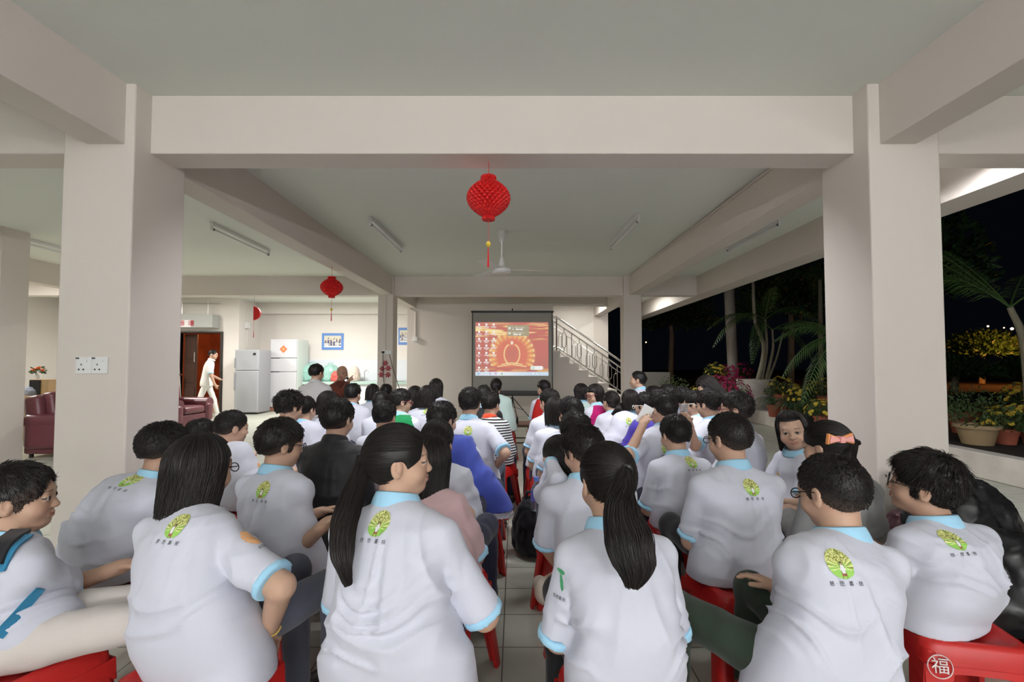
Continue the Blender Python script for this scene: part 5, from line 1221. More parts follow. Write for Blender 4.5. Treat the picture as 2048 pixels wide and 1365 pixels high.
poster(644, 667, 687, 700, 13.24, 'blue-bordered poster of a group photo above the green bags')
poster(797, 656, 822, 690, 13.24, 'blue-bordered poster half hidden by the left rear column')
# plug, flex and red paper flowers on the rear left column
t = thing('wall_socket', (0, 0, 0), 'white socket with black plug on the left rear column', 'socket')
a, b = at(764, 701, 9.0), at(783, 709, 9.0); box('socket_plate', a[0], b[0], 8.99, 9.02, b[2], a[2], M_WHITE, t, bevel=.004)
c_ = at(766, 705, 8.97); MB().lathe([(.028, -.02), (.028, .02)], (c_[0], 8.97, c_[2]), 16).build('plug', M_BLACK, t)
MB().tube([c_, at(766, 730, 8.98), at(768, 768, 8.98), at(764, 775, 8.98), at(772, 778, 8.98)], .006, 6).build('flex', M_BLACK, t)
MB().tube([at(779, 709, 8.98), at(785, 735, 8.98), at(799, 778, 8.98), at(806, 800, 8.98)], .006, 6).build('flex', M_BLACK, t)
for i, (x, y) in enumerate(((771, 727), (765, 738), (777, 737), (763, 750), (776, 750))):
    mb = MB(); c_ = at(x, y, 9.005)
    for k in range(6):
        a = k*math.pi/3+i; mb.prism([(c_[0]+.012*math.cos(a-.8), c_[2]+.012*math.sin(a-.8)), (c_[0]+.055*math.cos(a-.25), c_[2]+.055*math.sin(a-.25)), (c_[0]+.06*math.cos(a+.25), c_[2]+.06*math.sin(a+.25)), (c_[0]+.012*math.cos(a+.8), c_[2]+.012*math.sin(a+.8))], 'y', 8.995-.002*k, 9.0-.002*k)
    tag(mb.build('paper_flower', mat('dark_red_paper', (.32, .012, .03), .6)), 'dark red cut-paper flower on the rear left column under the plug', 'decoration', 'dark red paper flowers on the rear column')

# ---- lounge on the left
M_LEA = mat('maroon_leather', (.13, .035, .045), .32, spec=.6, bump=.2, bscale=25)
def armchair(x, y, rz, lab):
    t = thing('armchair', (x, y, 0), lab, 'armchair', None, rz)   # faces +x
    box('base', -.42, .42, -.42, .42, .05, .30, M_LEA, t, bevel=.03); box('seat_cushion', -.20, .44, -.27, .27, .30, .46, M_LEA, t, bevel=.06)
    for s_ in (-1, 1):
        o_ = MB().box(-.40, .45, s_*.37-.10, s_*.37+.10, .12, .50).build('armrest', M_LEA, t, bevel=.06); MB().tube([(-.38, s_*.37, .50), (.43, s_*.37, .50)], .105, 16).build('arm_roll', M_LEA, o_, smooth=True)
    MB().box(-.46, -.22, -.40, .40, .25, .86, Matrix.Rotation(-.14, 3, 'Y')).build('backrest', M_LEA, t, bevel=.07); MB().box(-.36, -.14, -.30, .30, .52, .90, Matrix.Rotation(-.14, 3, 'Y')).build('back_pillow', M_LEA, t, bevel=.07)
    for a in (-.36, .36):
        for b in (-.36, .36): MB().tube([(a, b, 0), (a, b, .06)], .025, 8).build('foot', M_BLACK, t)
    return t
armchair(-6.38, 6.68, 0.06, 'maroon leather armchair behind the left front column, on its left')
armchair(-6.80, 9.05, -.1, 'maroon leather armchair with padded arm before the dark doorway')
t = thing('desk', (-7.65, 7.75, 0), 'light wooden desk at far left behind the maroon armchair', 'desk'); M_DW = mat('light_wood', (.42, .29, .15), .5, var=.12, vscale=5)
box('desktop', -.68, .72, -.30, .30, .73, .765, M_DW, t, bevel=.004); box('front_panel', -.66, .70, -.27, -.25, .06, .73, M_DW, t); 
for s_ in (-.66, .68): box('side_panel', s_, s_+.02, -.27, .27, 0, .73, M_DW, t)
c_ = at(75, 790, 7.6); t = thing('loudspeaker', (c_[0], 7.72, .765), 'black box loudspeaker with wooden sides on the desk', 'speaker'); box('cabinet', -.13, .17, -.13, .13, 0, .27, M_DW, t, bevel=.004); box('grille', -.125, .06, -.14, -.13, .01, .26, M_BLACK, t)
c_ = at(64, 760, 7.62)
t = thing('flower_vase', (c_[0], 7.72, 1.036), 'small pot of orange flowers standing on the black loudspeaker', 'flowers')
MB().lathe([(.03, 0), (.04, .03), (.036, .07), (.03, .075)], (0, 0, 0), 16).build('vase', M_WHITE, t, smooth=True)
def leaf_cluster(c, R, n, l, w_, seed=0, up=.5):
    g = np.random.default_rng(seed); V = []; Q = []
    for i in range(n):
        d = g.normal(0, 1, 3); d[2] = abs(d[2])*up+.1; d /= np.linalg.norm(d); p = np.array(c)+d*np.array(R)*g.uniform(.35, 1); dr = nrm(d+g.normal(0, .5, 3)); sd = nrm(np.cross(dr, g.normal(0, 1, 3))); L_ = l*g.uniform(.6, 1.2); nn_ = np.cross(dr, sd)*L_*.12
        k = len(V); V += [p, p+dr*L_*.5+sd*w_-nn_, p+dr*L_, p+dr*L_*.5-sd*w_-nn_, p+dr*L_*.5]; Q += [(k, k+1, k+4), (k+1, k+2, k+4), (k+2, k+3, k+4), (k+3, k, k+4)]
    return V, Q
M_LEAF = mat('dark_green_leaf', (.035, .10, .025), .5, var=.5, vscale=12)
V, Q = leaf_cluster((0, 0, .10), (.09, .07, .12), 60, .07, .012, 2); MB().raw(V, Q).build('leaves', M_LEAF, t)
for k in range(4):
    MB().lathe([(.004, 0), (.02, .012), (.034, .03), (.028, .045), (.01, .04)], (-.06+.045*k, -.03+.02*(k % 2), .13+.02*(k % 3)), 12).build('blossom', mat('orange_petal', (.75, .16, .05), .6), t, smooth=True)
c_ = at(40, 790, 7.4); blob_bag('cloth_bundle', (c_[0]-.05, 7.66, .83), (.15, .12, .1), mat('grey_blue_cloth', (.22, .24, .30), .8), 'grey-blue cloth bundle on the desk left of the loudspeaker', 'cloth', 3, .015, .62, handles=False)
tag(box('shelf', -10.6, -9.0, 11.9, 12.19, .98, 1.03, mat('dark_brown_shelf', (.09, .03, .02), .5), bevel=.004), 'dark brown wall shelf behind the desk loudspeaker', 'shelf')
conduit([(-12.3, 12.17, 3.0), (-8.0, 12.17, 2.93)], .012, 'thin conduit along the top of the lobby wall', M_GREYBOX)
conduit([(-13.45+1.1, 12.18, 2.95), (-11.9, 12.18, 2.5), (-11.75, 12.18, 2.1), (-11.5, 12.18, 1.5), (-11.42, 12.18, .95)], .010, 'dark cable sagging down the bright left wall', mat('grey_cable', (.2, .18, .16), .6), 'cable')

# ---- bags on the right by the column
M_BINB = mat('black_bin_liner', (.010, .010, .011), .38, spec=.4)
t = thing('basin', (2.12, 2.02, 0), 'red plastic basin under black bags at the right edge', 'basin')
MB().lathe([(.16, 0), (.22, .17), (.245, .175), (.245, .19), (.225, .192), (.205, .18), (.15, .015)], (0, 0, 0), 36).build('bowl', M_STOOL, t, smooth=True)
blob_bag('bin_bag', (2.14, 2.04, .34), (.27, .21, .22), M_BINB, 'shiny black bin bag sitting in the red basin', 'bag', 3, .014, .72, handles=False)
blob_bag('bin_bag', (2.33, 2.40, .36), (.30, .17, .34), M_BINB, 'large black bin bag slumped at the foot of the right column', 'bag', 8, .014, .95, handles=False)
blob_bag('bin_bag', (2.10, 2.45, .22), (.14, .12, .30), mat('dark_maroon_bag', (.05, .012, .018), .35), 'dark maroon bag squeezed between the black bags', 'bag', 12, .014, .7, handles=False)
# ---- aisle backpack and bottle
t = blob_bag('backpack', (at(1064, 980, 3.1)[0], 3.12, .19), (.13, .11, .20), fabric('black_nylon', (.012, .012, .016), .6), 'black backpack on the floor on the right side of the aisle', 'bag', 6, .012, .9)
c_ = at(1073, 988, 2.62); t = thing('water_bottle', (c_[0], 2.64, c_[2]-.1), 'clear water bottle with purple label by the aisle', 'bottle')
M_CLEAR = mat('clear_plastic', (.8, .85, .9), .08, trans=.9, ior=1.3)
MB().lathe([(.028, 0), (.032, .01), (.032, .055), (.029, .07), (.032, .085), (.031, .12), (.013, .16), (.013, .175)], (0, 0, 0), 20).build('bottle_body', M_CLEAR, t, smooth=True)
MB().lathe([(.0335, .055), (.0335, .115)], (0, 0, 0), 20, capb=False, capt=False).build('label', mat('purple_bottle_label', (.13, .13, .42), .4), t, smooth=True); MB().lathe([(.015, .168), (.015, .19)], (0, 0, 0), 14).build('cap', mat('blue_cap', (.12, .22, .6), .4), t)
# ---- red moulded chair at the far end of the right block
c_ = at(1069, 830, 5.75); t = thing('plastic_chair', (PP[27]['H'][0]-.02, PP[27]['H'][1]+.02, 0), 'red moulded plastic chair at the far aisle end of the right block', 'chair', None, math.radians(8))
V = []; n_ = 10
for i in range(n_+1):
    f = i/n_; z = .44+.42*f; w_ = .20*(1-.35*f**3)
    for j in range(9): 
        s_ = -1+2*j/8; V.append((s_*w_, -.20-.05*f+.05*s_*s_, z+.0))
Q = [(i*9+j, i*9+j+1, (i+1)*9+j+1, (i+1)*9+j) for i in range(n_) for j in range(8)]
o_ = MB().raw(V, Q).build('backrest', M_STOOL, t, smooth=True); so_ = o_.modifiers.new('s', 'SOLIDIFY'); so_.thickness = .012
box('seat', -.2, .2, -.2, .2, .395, .418, M_STOOL, t, bevel=.01)
for a in (-.17, .17):
    for b in (-.17, .17): MB().tube([(a*1.15, b*1.15, 0), (a, b, .40)], [.018, .024], 8).build('leg', M_STOOL, t, smooth=True)
# ---- phone and cup held up, microphone
def held(nm, c, lab, cat): return thing(nm, c, lab, cat)
c_ = PP[16]['arms'][0][2]+np.array([.03, .05, .05]); t = held('mobile_phone', c_, 'white mobile phone held up in the right block', 'phone'); MB().box(-.035, .035, -.004, .004, -.05, .07, Matrix.Rotation(.5, 3, 'Y')).build('phone_body', M_WHITE, t, bevel=.003)
c_ = PP[14]['arms'][0][2]+np.array([-.03, .03, .075]); t = held('plastic_cup', c_, 'clear plastic cup in the raised left hand', 'cup'); MB().lathe([(.026, -.045), (.036, .05), (.034, .05), (.024, -.042)], (0, 0, 0), 20).build('cup_body', M_CLEAR, t, smooth=True)
c_ = PP[57]['arms'][1][2]; hd = PP[57]['Hc']+PP[57]['R']@np.array([0, .13, -.07]); t = held('microphone', (c_+hd)/2, 'black handheld microphone at the monk\'s mouth', 'microphone')
a = c_-(c_+hd)/2; MB().tube([a*1.3, -a*.7], [.014, .018], 10).build('handle', M_BLACK, t, smooth=True); MB().lathe([(.012, -.022), (.024, -.010), (.026, .004), (.018, .02), (.004, .027)], tuple(-a*.85), 14).build('grille', M_METAL, t, smooth=True)
# ---- bow
T = at(1681, 880, 1.84)+np.array([0, .03, 0]); t = thing('hair_bow', T, 'pink and orange fabric bow tied over the grey-sweater ponytail', 'bow', None, math.radians(8))
for s_ in (-1, 1):
    MB().prism([(s_*.006, .008), (s_*.055, .026), (s_*.062, -.02), (s_*.006, -.008)], 'y', -.03, -.014).build('bow_loop', mat('orange_fabric', (.75, .30, .10), .7), t, bevel=.004)
    MB().prism([(s_*.010, .004), (s_*.050, .018), (s_*.056, -.012), (s_*.010, -.005)], 'y', -.036, -.029).build('bow_trim', mat('pink_fabric', (.80, .36, .34), .7), t, bevel=.002)
MB().box(-.011, .011, -.042, -.01, -.013, .013).build('bow_knot', mat('pink_fabric', (.80, .36, .34), .7), t, bevel=.004)
# ---- backpack straps of the boy at the left edge
def skin_path(pts, V_, Q_, off=.006):
    bv = BVHTree.FromPolygons([tuple(v) for v in V_], [tuple(q) for q in Q_.tolist()]); out = []
    for (x, y) in pts:
        d_ = nrm(at(x, y, 1.0)-np.array([0, 0, CAMH])); r_ = bv.ray_cast(Vector((0, 0, CAMH)), Vector(d_), 20)
        if r_[0] is not None: out.append((np.array(r_[0])+np.array(r_[1])*off, np.array(r_[1])))
    return out
def strap(name, pts, V_, Q_, w_, m, parent, th=.006, off=.004):
    P_ = skin_path(pts, V_, Q_, off)
    if len(P_) < 2: return
    C_ = bez([p for p, n in P_], len(P_)*6); Nn = bez([n for p, n in P_], len(P_)*6); V = []; Q = []
    for i in range(len(C_)):
        tg = nrm(C_[min(i+1, len(C_)-1)]-C_[max(i-1, 0)]); n = nrm(Nn[i]); s_ = nrm(np.cross(tg, n))
        V += [C_[i]-s_*w_, C_[i]-s_*w_+n*th, C_[i]+s_*w_+n*th, C_[i]+s_*w_]
    for i in range(len(C_)-1):
        for j in range(4): Q.append((i*4+j, i*4+(j+1) % 4, (i+1)*4+(j+1) % 4, (i+1)*4+j))
    o_ = MB().raw(V, Q).build(name, m, None, smooth=True); o_.data.transform(Matrix.Translation(-Vector(parent.location))); o_.parent = parent; return o_
p1_ = PP[1]; t = thing('backpack', (p1_['H'][0]-.12, p1_['H'][1]-.20, .60), 'backpack with black shoulder strap and blue webbing worn at the left edge', 'bag')
sV, sQ = p1_['shirt']; M_BLU = fabric('teal_blue_webbing', (.03, .19, .34)); M_NYL = fabric('black_nylon', (.012, .012, .016), .6)
strap('edge_trim', [(-8, 1148), (8, 1104), (40, 1076), (72, 1064), (94, 1060)], sV, sQ, .031, M_BLU, t, .006)
strap('shoulder_strap', [(-8, 1136), (8, 1096), (40, 1070), (72, 1059), (94, 1056)], sV, sQ, .024, M_NYL, t, .012, .006)
strap('webbing', [(80, 1176), (52, 1208), (24, 1240), (-4, 1272)], sV, sQ, .014, M_BLU, t, .003)
# grey sweater lettering, wristband
bv = BVHTree.FromPolygons([tuple(v) for v in PP[11]['shirt'][0]], [tuple(q) for q in PP[11]['shirt'][1].tolist()]); d_ = nrm(at(1722, 1014, 1.0)-np.array([0, 0, CAMH])); r_ = bv.ray_cast(Vector((0, 0, CAMH)), Vector(d_), 20)
if r_[0] is not None:
    nl = nrm(np.array(r_[1])); up = nrm(np.array([0, 0, 1.])-nl*nl[2]); drape('sweater_lettering', bv, None, np.array(r_[0]), nl, np.cross(up, nl), up, .02, .02, None, 4, PP[11]['root'], PP[11]['origin'], 'ove', .045, 0)
E2 = PP[2]['arms'][1]; mb = MB(); wv_ = E2[2]*.9+E2[1]*.1; ax_ = nrm(E2[2]-E2[1]); a_ = nrm(np.cross(ax_, [1, 0, 0])); b_ = np.cross(ax_, a_)
mb.tube([wv_+(math.cos(k)*a_+math.sin(k)*b_)*.030 for k in np.linspace(0, 6.283, 20)], .0028, 6)
o_ = mb.build('wristband', mat('yellow_cord', (.6, .42, .08), .6), None, smooth=True); tag(o_, 'thin yellow cord bracelet on the wrist resting on a red stool', 'bracelet')
# 福 roundel on the corner of the right-hand stool
R8 = stool8; mb = MB(); rw = R8.rotation_euler.z
bvS = None
t8 = MB(); t8.lathe([(.0, 0), (.034, 0)], (0, 0, 0), 28, capb=False, capt=False)
ring_ = MB(); ring_.tube([(.034*math.cos(k), 0, .034*math.sin(k)) for k in np.linspace(0, 6.283, 30)], .0015, 5); M_WINK = mat('white_print', (.72, .66, .66), .5)
def on_stool(o_, side_ang, along, z, out=.1665):
    o_.parent = R8; o_.location = (math.sin(side_ang)*out+math.cos(side_ang)*along, -math.cos(side_ang)*out+math.sin(side_ang)*along, z); o_.rotation_euler = (math.radians(-6), 0, side_ang)
o_ = ring_.build('emblem_ring', M_WINK); on_stool(o_, 0, -.122, .352, .1675)
me = text_mesh('福', .05, .0006); me.materials.clear(); me.materials.append(M_WINK); me.transform(Matrix.Rotation(math.pi/2, 4, 'X')); o_ = obj('emblem_character', me); on_stool(o_, 0, -.122, .352, .1685)
# ================================================================== the garden at night
M_SOIL = mat('dark_soil', (.02, .015, .01), .95, bump=.6, bscale=12); M_KERB = mat('whitewashed_kerb', (.62, .58, .52), .8, bump=.4, bscale=14, var=.25, vscale=5)
sbox('ground', 5.3, 60, -5, 80, -.1, .24, M_SOIL)
sbox('ground', -30, 5.3, 16, 80, -.1, -.02, M_SOIL)
sbox('kerb', 5.28, 5.48, -2, 14.5, 0, .29, M_KERB, bevel=.012)
M_PALM = mat('palm_leaf', (.06, .12, .03), .5, var=.35, vscale=3); M_TRUNK = mat('palm_trunk', (.30, .27, .19), .7, bump=.5, bscale=20, var=.3); M_TERRA = mat('terracotta', (.34, .09, .05), .75, var=.2, vscale=8)
def frond(base, az, L_, droop, rise, w_=.30, seed=0, nl=34):
    g = np.random.default_rng(seed); d = np.array([math.cos(az), math.sin(az), 0]); pts = []
    for i in range(nl+1):
        f = i/nl; pts.append(np.array(base)+d*L_*(f*.9)+np.array([0, 0, rise*L_*f-droop*L_*f**2.2]))
    V = []; Q = []; side = np.array([-d[1], d[0], 0])
    mb = MB(); mb.tube(pts[::3]+[pts[-1]], list(np.linspace(.014, .003, len(pts[::3])+1)), 6)
    for i in range(4, nl+1):
        f = i/nl; tg = nrm(pts[i]-pts[i-1]); l = w_*math.sin(math.pi*min(1, .18+.82*f))**.6*(1-.25*f)
        for s_ in (-1, 1):
            dr = nrm(side*s_*1.0+tg*.75+np.array([0, 0, -.10-.25*g.random()])); wd_ = .011; p = pts[i]; nn_ = nrm(np.cross(dr, tg)); sd = nrm(np.cross(dr, nn_)); k = len(V)
            e = p+dr*l-np.array([0, 0, l*.35]); m_ = p+dr*l*.5+np.array([0, 0, 0]); V += [p+sd*wd_*.4, m_+sd*wd_, e, m_-sd*wd_, p-sd*wd_*.4]; Q += [(k, k+1, k+3, k+4), (k+1, k+2, k+3)]
    mb.raw(V, Q); return mb
def palm(x, y, z0, trunks, fronds, lab, group=None):
    t = thing('palm', (x, y, z0), lab, 'palm', group)
    for i, (pts, r0, r1) in enumerate(trunks): MB().tube(bez(pts, 14), list(np.linspace(r0, r1, 14)), 10).build('trunk', M_TRUNK, t, smooth=True)
    for j, (b, az, L_, dr, ri, w_) in enumerate(fronds): frond(b, az, L_, dr, ri, w_, j+int(x*10)).build('frond', M_PALM, t)
    return t
def A(px, py, D): return np.array(at(px, py, D))
# round white planter with a clump of slender palms
c_ = at(1525, 817, 10.2); t = thing('planter', (c_[0], 10.5, .24), 'big round whitewashed planter holding the clump of palms', 'planter')
MB().lathe([(.38, 0), (.39, .70), (.34, .70), (.33, .60)], (0, 0, 0), 40).build('planter_wall', M_KERB, t, smooth=True); MB().lathe([(.335, .60), (.0, .62)], (0, 0, 0), 24, capb=False, capt=False).build('soil', M_SOIL, t)
px_, pz_ = c_[0], .86
o = np.array([px_, 10.5, pz_]); R0 = lambda a, b, dd=0: (A(a, b, 10.5+dd)-o)
tr = [([(0.0, 0, -.2), R0(1528, 700), R0(1510, 640), R0(1506, 560)], .055, .03), ([(.1, 0, -.2), R0(1533, 700), R0(1530, 640)], .04, .025), ([(.18, 0, -.2), R0(1545, 705), R0(1545, 660)], .04, .02), ([(.22, .05, -.2), R0(1552, 720), R0(1566, 665)], .03, .015)]
fr = [(R0(1506, 560), 2.6, 1.3, .9, .9, .3), (R0(1506, 560), .6, 1.2, .7, 1.1, .3), (R0(1530, 640), 3.3, 1.5, 1.0, .55, .34), (R0(1530, 640), .1, 1.7, .9, .75, .36), (R0(1530, 640), 4.4, 1.2, .6, 1.1, .3), (R0(1530, 640), 1.6, 1.2, .5, 1.2, .3), (R0(1545, 660), -.4, 1.7, 1.1, .6, .36), (R0(1545, 660), 2.9, 1.6, .9, .9, .34), (R0(1566, 665), 0.3, 1.1, .8, .9, .3), (R0(1530, 645), 3.9, 1.0, 1.3, .3, .28), (R0(1545, 660), 5.2, 1.0, 1.2, .4, .28)]
palm(px_, 10.5, pz_, tr, fr, 'clump of slender palms rising from the round white planter')
# palm whose crown shows beside the right front column
b = A(1720, 760, 7.2); o = np.array([b[0], 7.2, .24]); cr_ = A(1700, 690, 7.2)-o
palm(b[0], 7.2, .24, [([(0, 0, 0), cr_*.5, cr_], .06, .04)], [(cr_, a, L_, d_, r_, .34) for a, L_, d_, r_ in ((3.1, 1.2, 1.0, .55), (3.4, 1.1, 1.2, .35), (2.7, 1.2, .8, .85), (3.9, .9, 1.0, .6), (2.2, 1.1, .7, 1.0), (1.2, 1.2, .7, 1.0), (0, 1.2, .9, .7), (5, 1.0, 1, .6))], 'palm with drooping fronds left of the right front column')
b = A(2062, 800, 6.2); o = np.array([b[0], 6.2, .24]); cr_ = A(2020, 615, 6.2)-o
palm(b[0], 6.2, .24, [([(0, 0, 0), A(2048, 690, 6.2)-o, cr_], .06, .035)], [(cr_, a, L_, d_, r_, .36) for a, L_, d_, r_ in ((2.6, 1.5, .35, 1.05), (2.9, 1.4, .5, .85), (2.2, 1.4, .3, 1.3), (1.6, 1.3, .4, 1.3), (.5, 1.3, .6, 1.0), (5.6, 1.2, .6, .9))], 'palm leaning at the right edge with upswept fronds')
b = A(1640, 700, 13.5); o = np.array([b[0], 13.5, .24]); cr_ = A(1640, 560, 13.5)-o
palm(b[0], 13.5, .24, [([(0, 0, 0), cr_*.6, cr_], .08, .05)], [(cr_, a, 1.7, .9, .75, .4) for a in (.2, 1.1, 2.2, 3.0, 3.9, 5.0)], 'dark palm far behind the round white planter')
# concrete posts
c_ = A(1468, 760, 12.3); tag(MB().tube([(c_[0], 12.3, .24), (c_[0]-.12, 12.3, 4.2)], .13, 16).build('post', mat('pale_concrete', (.42, .38, .33), .8, var=.2), smooth=True), 'pale round concrete post behind the pink flowers', 'post')
# flower pots
def pot(px, py, D, r, h, m=M_TERRA, z0=None):
    c = at(px, py, D); z = .24 if z0 is None else z0
    return c[0], D, z
M_YEL = mat('yellow_petal', (.62, .47, .05), .6); M_PINK2 = mat('magenta_bract', (.45, .02, .12), .6); M_MUMLEAF = mat('chrysanthemum_leaf', (.05, .09, .025), .6, var=.5, vscale=10)
def flower_pot(x, y, z, r, h, lab, kind='yellow', bush=.22, nfl=34, seed=0, potm=M_TERRA, hang=1.0):
    g = np.random.default_rng(seed); t = thing('flower_pot', (x, y, z), lab, 'potted plant')
    MB().lathe([(r*.7, 0), (r*.95, h*.82), (r*1.08, h*.83), (r*1.08, h), (r*.95, h), (r*.9, h*.9), (0.01, h*.88)], (0, 0, 0), 24, capt=False).build('pot', potm, t, smooth=True, sharp=30)
    if kind == 'grass':
        V = []; Q = []
        for i in range(70):
            a = g.uniform(0, 6.28); L_ = bush*g.uniform(.7, 1.3); d = np.array([math.cos(a), math.sin(a), 0]); sd = np.array([-d[1], d[0], 0])*.010; k = len(V); n_ = 5
            for q in range(n_+1):
                f = q/n_; p = d*L_*f*.9+np.array([0, 0, h+L_*(1.1*f-1.15*f*f*hang)]); w_ = (1-f)**.6; V += [p-sd*w_, p+sd*w_]
            Q += [(k+2*q, k+2*q+1, k+2*q+3, k+2*q+2) for q in range(n_)]
        o_ = MB().raw(V, Q).build('grass_leaves', mat('strap_leaf', (.07, .13, .06), .5, var=.3), t); o_['kind'] = 'stuff'; return t
    V, Q = leaf_cluster((0, 0, h*.9), (bush, bush, bush*1.1), 420, .06, .014, seed, .8); o_ = MB().raw(V, Q).build('foliage', M_MUMLEAF, t); o_['kind'] = 'stuff'
    if kind in ('yellow', 'pink'):
        mb = MB()
        for i in range(nfl):
            d = g.normal(0, 1, 3); d[2] = abs(d[2])+.35 if kind == 'yellow' else d[2]; d /= np.linalg.norm(d); p = np.array([0, 0, h*.9])+d*np.array([bush, bush, bush*1.1])*g.uniform(.92, 1.12); rf = .028*g.uniform(.8, 1.25)*(1.35 if kind == 'pink' else 1.15)
            for q in range(9):
                a = q*2*math.pi/9; u1 = nrm(np.cross(d, [.3, .5, .8])); u2 = np.cross(d, u1); e = math.cos(a)*u1+math.sin(a)*u2; s_ = np.cross(d, e)*rf*.42
                k0 = [p, p+e*rf*.6-s_+d*rf*.35, p+e*rf+d*rf*.15, p+e*rf*.6+s_+d*rf*.35]; mb.raw(k0, [(0, 1, 2, 3)])
            mb.lathe([(rf*.4, 0), (rf*.3, rf*.3), (.001, rf*.42)], tuple(p), 8)
        o_ = mb.build('blossoms', M_YEL if kind == 'yellow' else M_PINK2, t); o_['kind'] = 'stuff'
    return t
def FP(px, D, lab, **k):
    c = at(px, 800, D); z = k.pop('z', .245); return flower_pot(c[0], D, z, k.pop('r', .14), k.pop('h', .22), lab, **k)
box_ = box('plinth', *(lambda x: (x-.22, x+.22))(at(1432, 760, 12.0)[0]), 11.85, 12.25, .24, .82, M_KERB, bevel=.01); tag(box_, 'white block under the high pot of yellow chrysanthemums', 'plinth')
FP(1432, 12.05, 'pot of yellow chrysanthemums raised on a white block', z=.825, bush=.30, nfl=60, seed=1, h=.16, r=.17)
FP(1396, 11.2, 'yellow chrysanthemums low on the left of the white block', bush=.26, nfl=40, seed=2)
FP(1446, 10.9, 'yellow chrysanthemums in front of the white block', bush=.30, nfl=40, seed=3)
FP(1452, 11.6, 'magenta bougainvillea bush left half beside the post', kind='pink', bush=.46, nfl=300, seed=4, h=.3, r=.18)
FP(1462, 10.3, 'magenta bougainvillea bush just left of the round planter', kind='pink', bush=.42, nfl=330, seed=5, h=.28, r=.18)
FP(1474, 12.4, 'tall magenta bougainvillea behind the others', kind='pink', bush=.40, nfl=240, seed=6, h=.75, r=.18)
c_ = at(1590, 850, 8.6)
FP(1548, 9.0, 'terracotta pot of arching strap leaves right of the planter', kind='grass', bush=.46, seed=7, h=.24, r=.13)
FP(1584, 8.2, 'strap-leaved plant spilling over the kerb', kind='grass', bush=.55, seed=8, h=.2, r=.15)
FP(1566, 9.4, 'tall pot of yellow chrysanthemums behind the strap leaves', bush=.34, nfl=36, seed=9, h=.42, r=.16)
FP(1606, 8.7, 'yellow chrysanthemums in the middle of the kerb row', bush=.34, nfl=46, seed=10, h=.30, r=.16)
FP(1656, 8.4, 'tall yellow chrysanthemums beside the right column edge', bush=.34, nfl=46, seed=11, h=.46, r=.16)
FP(1643, 7.4, 'short terracotta pot of yellow chrysanthemums nearest the right column', bush=.24, nfl=50, seed=12, h=.20, r=.12)
FP(1348, 11.0, 'dark spindly potted shrub behind the audience', kind='green', bush=.45, seed=13, h=.3, r=.16)
FP(1612, 7.9, 'black pot with low dark foliage between yellow flowers', kind='green', bush=.2, seed=14, h=.22, r=.14, potm=M_BLACK)
FP(1952, 5.95, 'wide buff pot with a bushy green plant at the right kerb', kind='green', bush=.42, seed=15, h=.26, r=.22, potm=mat('buff_clay', (.36, .26, .14), .8), z=.245)
FP(2010, 5.95, 'terracotta pot of yellow chrysanthemums beside the wide buff pot', bush=.28, nfl=60, seed=16, h=.20, r=.13)
FP(2066, 5.9, 'yellow chrysanthemums at the right edge of the picture', bush=.32, nfl=60, seed=17, h=.22, r=.14)
FP(2050, 6.6, 'taller yellow chrysanthemums behind at the right edge', bush=.32, nfl=50, seed=18, h=.45, r=.15)
FP(1925, 6.9, 'dark leafy shrub behind the wide buff pot', kind='green', bush=.45, seed=19, h=.3, r=.18)
# grey block and rail beyond the column
a = at(1316, 748, 13.2); tag(box('concrete_block', a[0]-.36, a[0]+.36, 13.2, 13.7, -.02, 1.05, mat('grey_concrete', (.2, .19, .17), .8), bevel=.02), 'low grey concrete block outside right of the rear column', 'block')
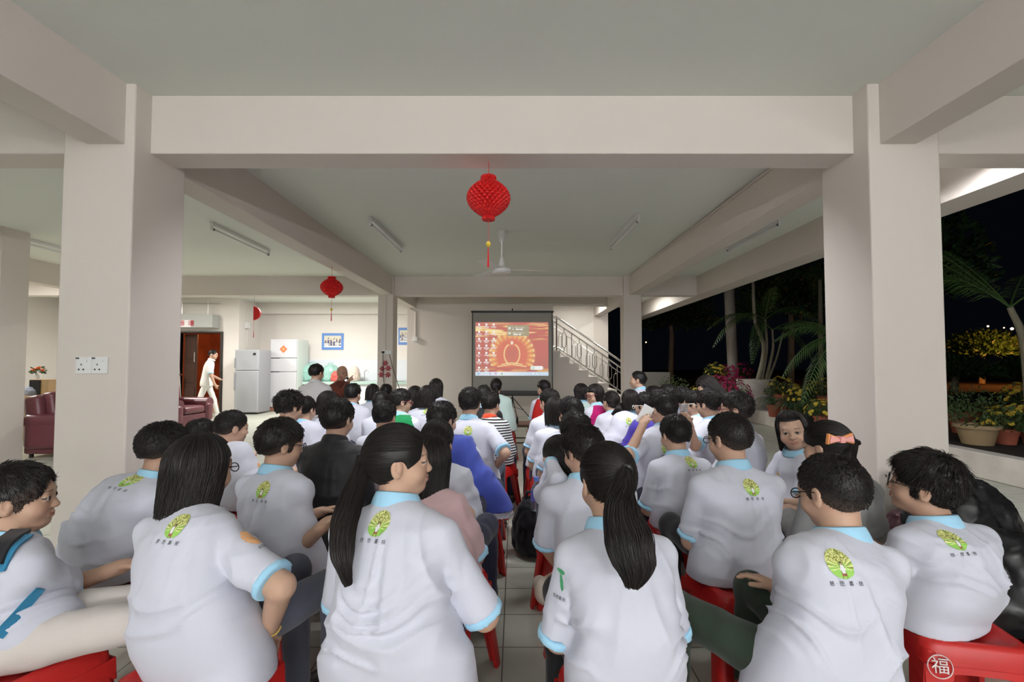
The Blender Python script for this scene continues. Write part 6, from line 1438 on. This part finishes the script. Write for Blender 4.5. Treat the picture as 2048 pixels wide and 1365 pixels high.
# distant lamps and the tree they light
def far_lamp(px, py, D, r, e, lab, col=(1, .62, .3)):
    p = at(px, py, D); t = thing('street_lamp', (p[0], D, 0), lab, 'lamp', 'distant street lamps')
    MB().tube([(0, .1, 0), (0, .1, p[2]-r)], .06, 8).build('pole', M_BLACK, t)
    MB().lathe([(r*.3, -r), (r, -r*.3), (r, r*.4), (r*.3, r)], (0, 0, p[2]), 12).build('lamp_glass', mat('lamp_glow_%d' % int(px), col, emis=col, estr=e), t, smooth=True)
far_lamp(1976, 653, 45, 0.084, 9, 'faint distant street lamp, left of the right palm trunk')
far_lamp(2008, 656, 50, 0.067, 6, 'dimmest distant street lamp between two brighter ones')
far_lamp(2024, 658, 38, 0.101, 25, 'bright distant street lamp beside the palm trunk')
far_lamp(1292, 685, 60, 0.076, 10, 'tiny distant street lamp right of the rear column')
def tree(px, D, h, R, lab, seed, z=.24):
    x = at(px, 728, D)[0]; t = thing('tree', (x, D, z), lab, 'tree', None); MB().tube([(0, 0, 0), (.1, 0, h*.5), (0, .1, h*.8)], [.14, .1, .05], 8).build('trunk', M_TRUNK, t)
    V, Q = leaf_cluster((0, 0, h*.55), (R, R, h*.5), 2600, .26, .07, seed, 1.0); o_ = MB().raw(V, Q).build('foliage', M_LEAF, t); o_['kind'] = 'stuff'
tree(1962, 24, 2.7, 1.7, 'distant bush lit orange by a street lamp', 31)
tree(1905, 17, 1.15, 1.3, 'dark hedge bush in front of the orange-lit bush', 32)
tree(2070, 17, 1.15, 1.3, 'dark hedge bush under the right palm', 33)
tree(1580, 19, 5.5, 2.2, 'tall dark tree behind the palm clump', 34)
tree(1340, 22, 5.0, 2.2, 'dark tree outside just right of the rear column', 35)
tree(1850, 13.5, 5.5, 1.6, 'dark tree behind the right front column', 36)
p = bpy.data.lights.new('street_glow', 'POINT'); p.energy = 420; p.color = (1, .30, .06); p.shadow_soft_size = .2
o = bpy.data.objects.new('street_glow', p); o.location = (at(2000, 700, 22)[0], 21.3, 2.3); COL.objects.link(o)
bulb = bpy.data.lights.new('garden_lamp', 'POINT')
bpy.data.lights.remove(bulb)
print('DONE', time.time()-T0)
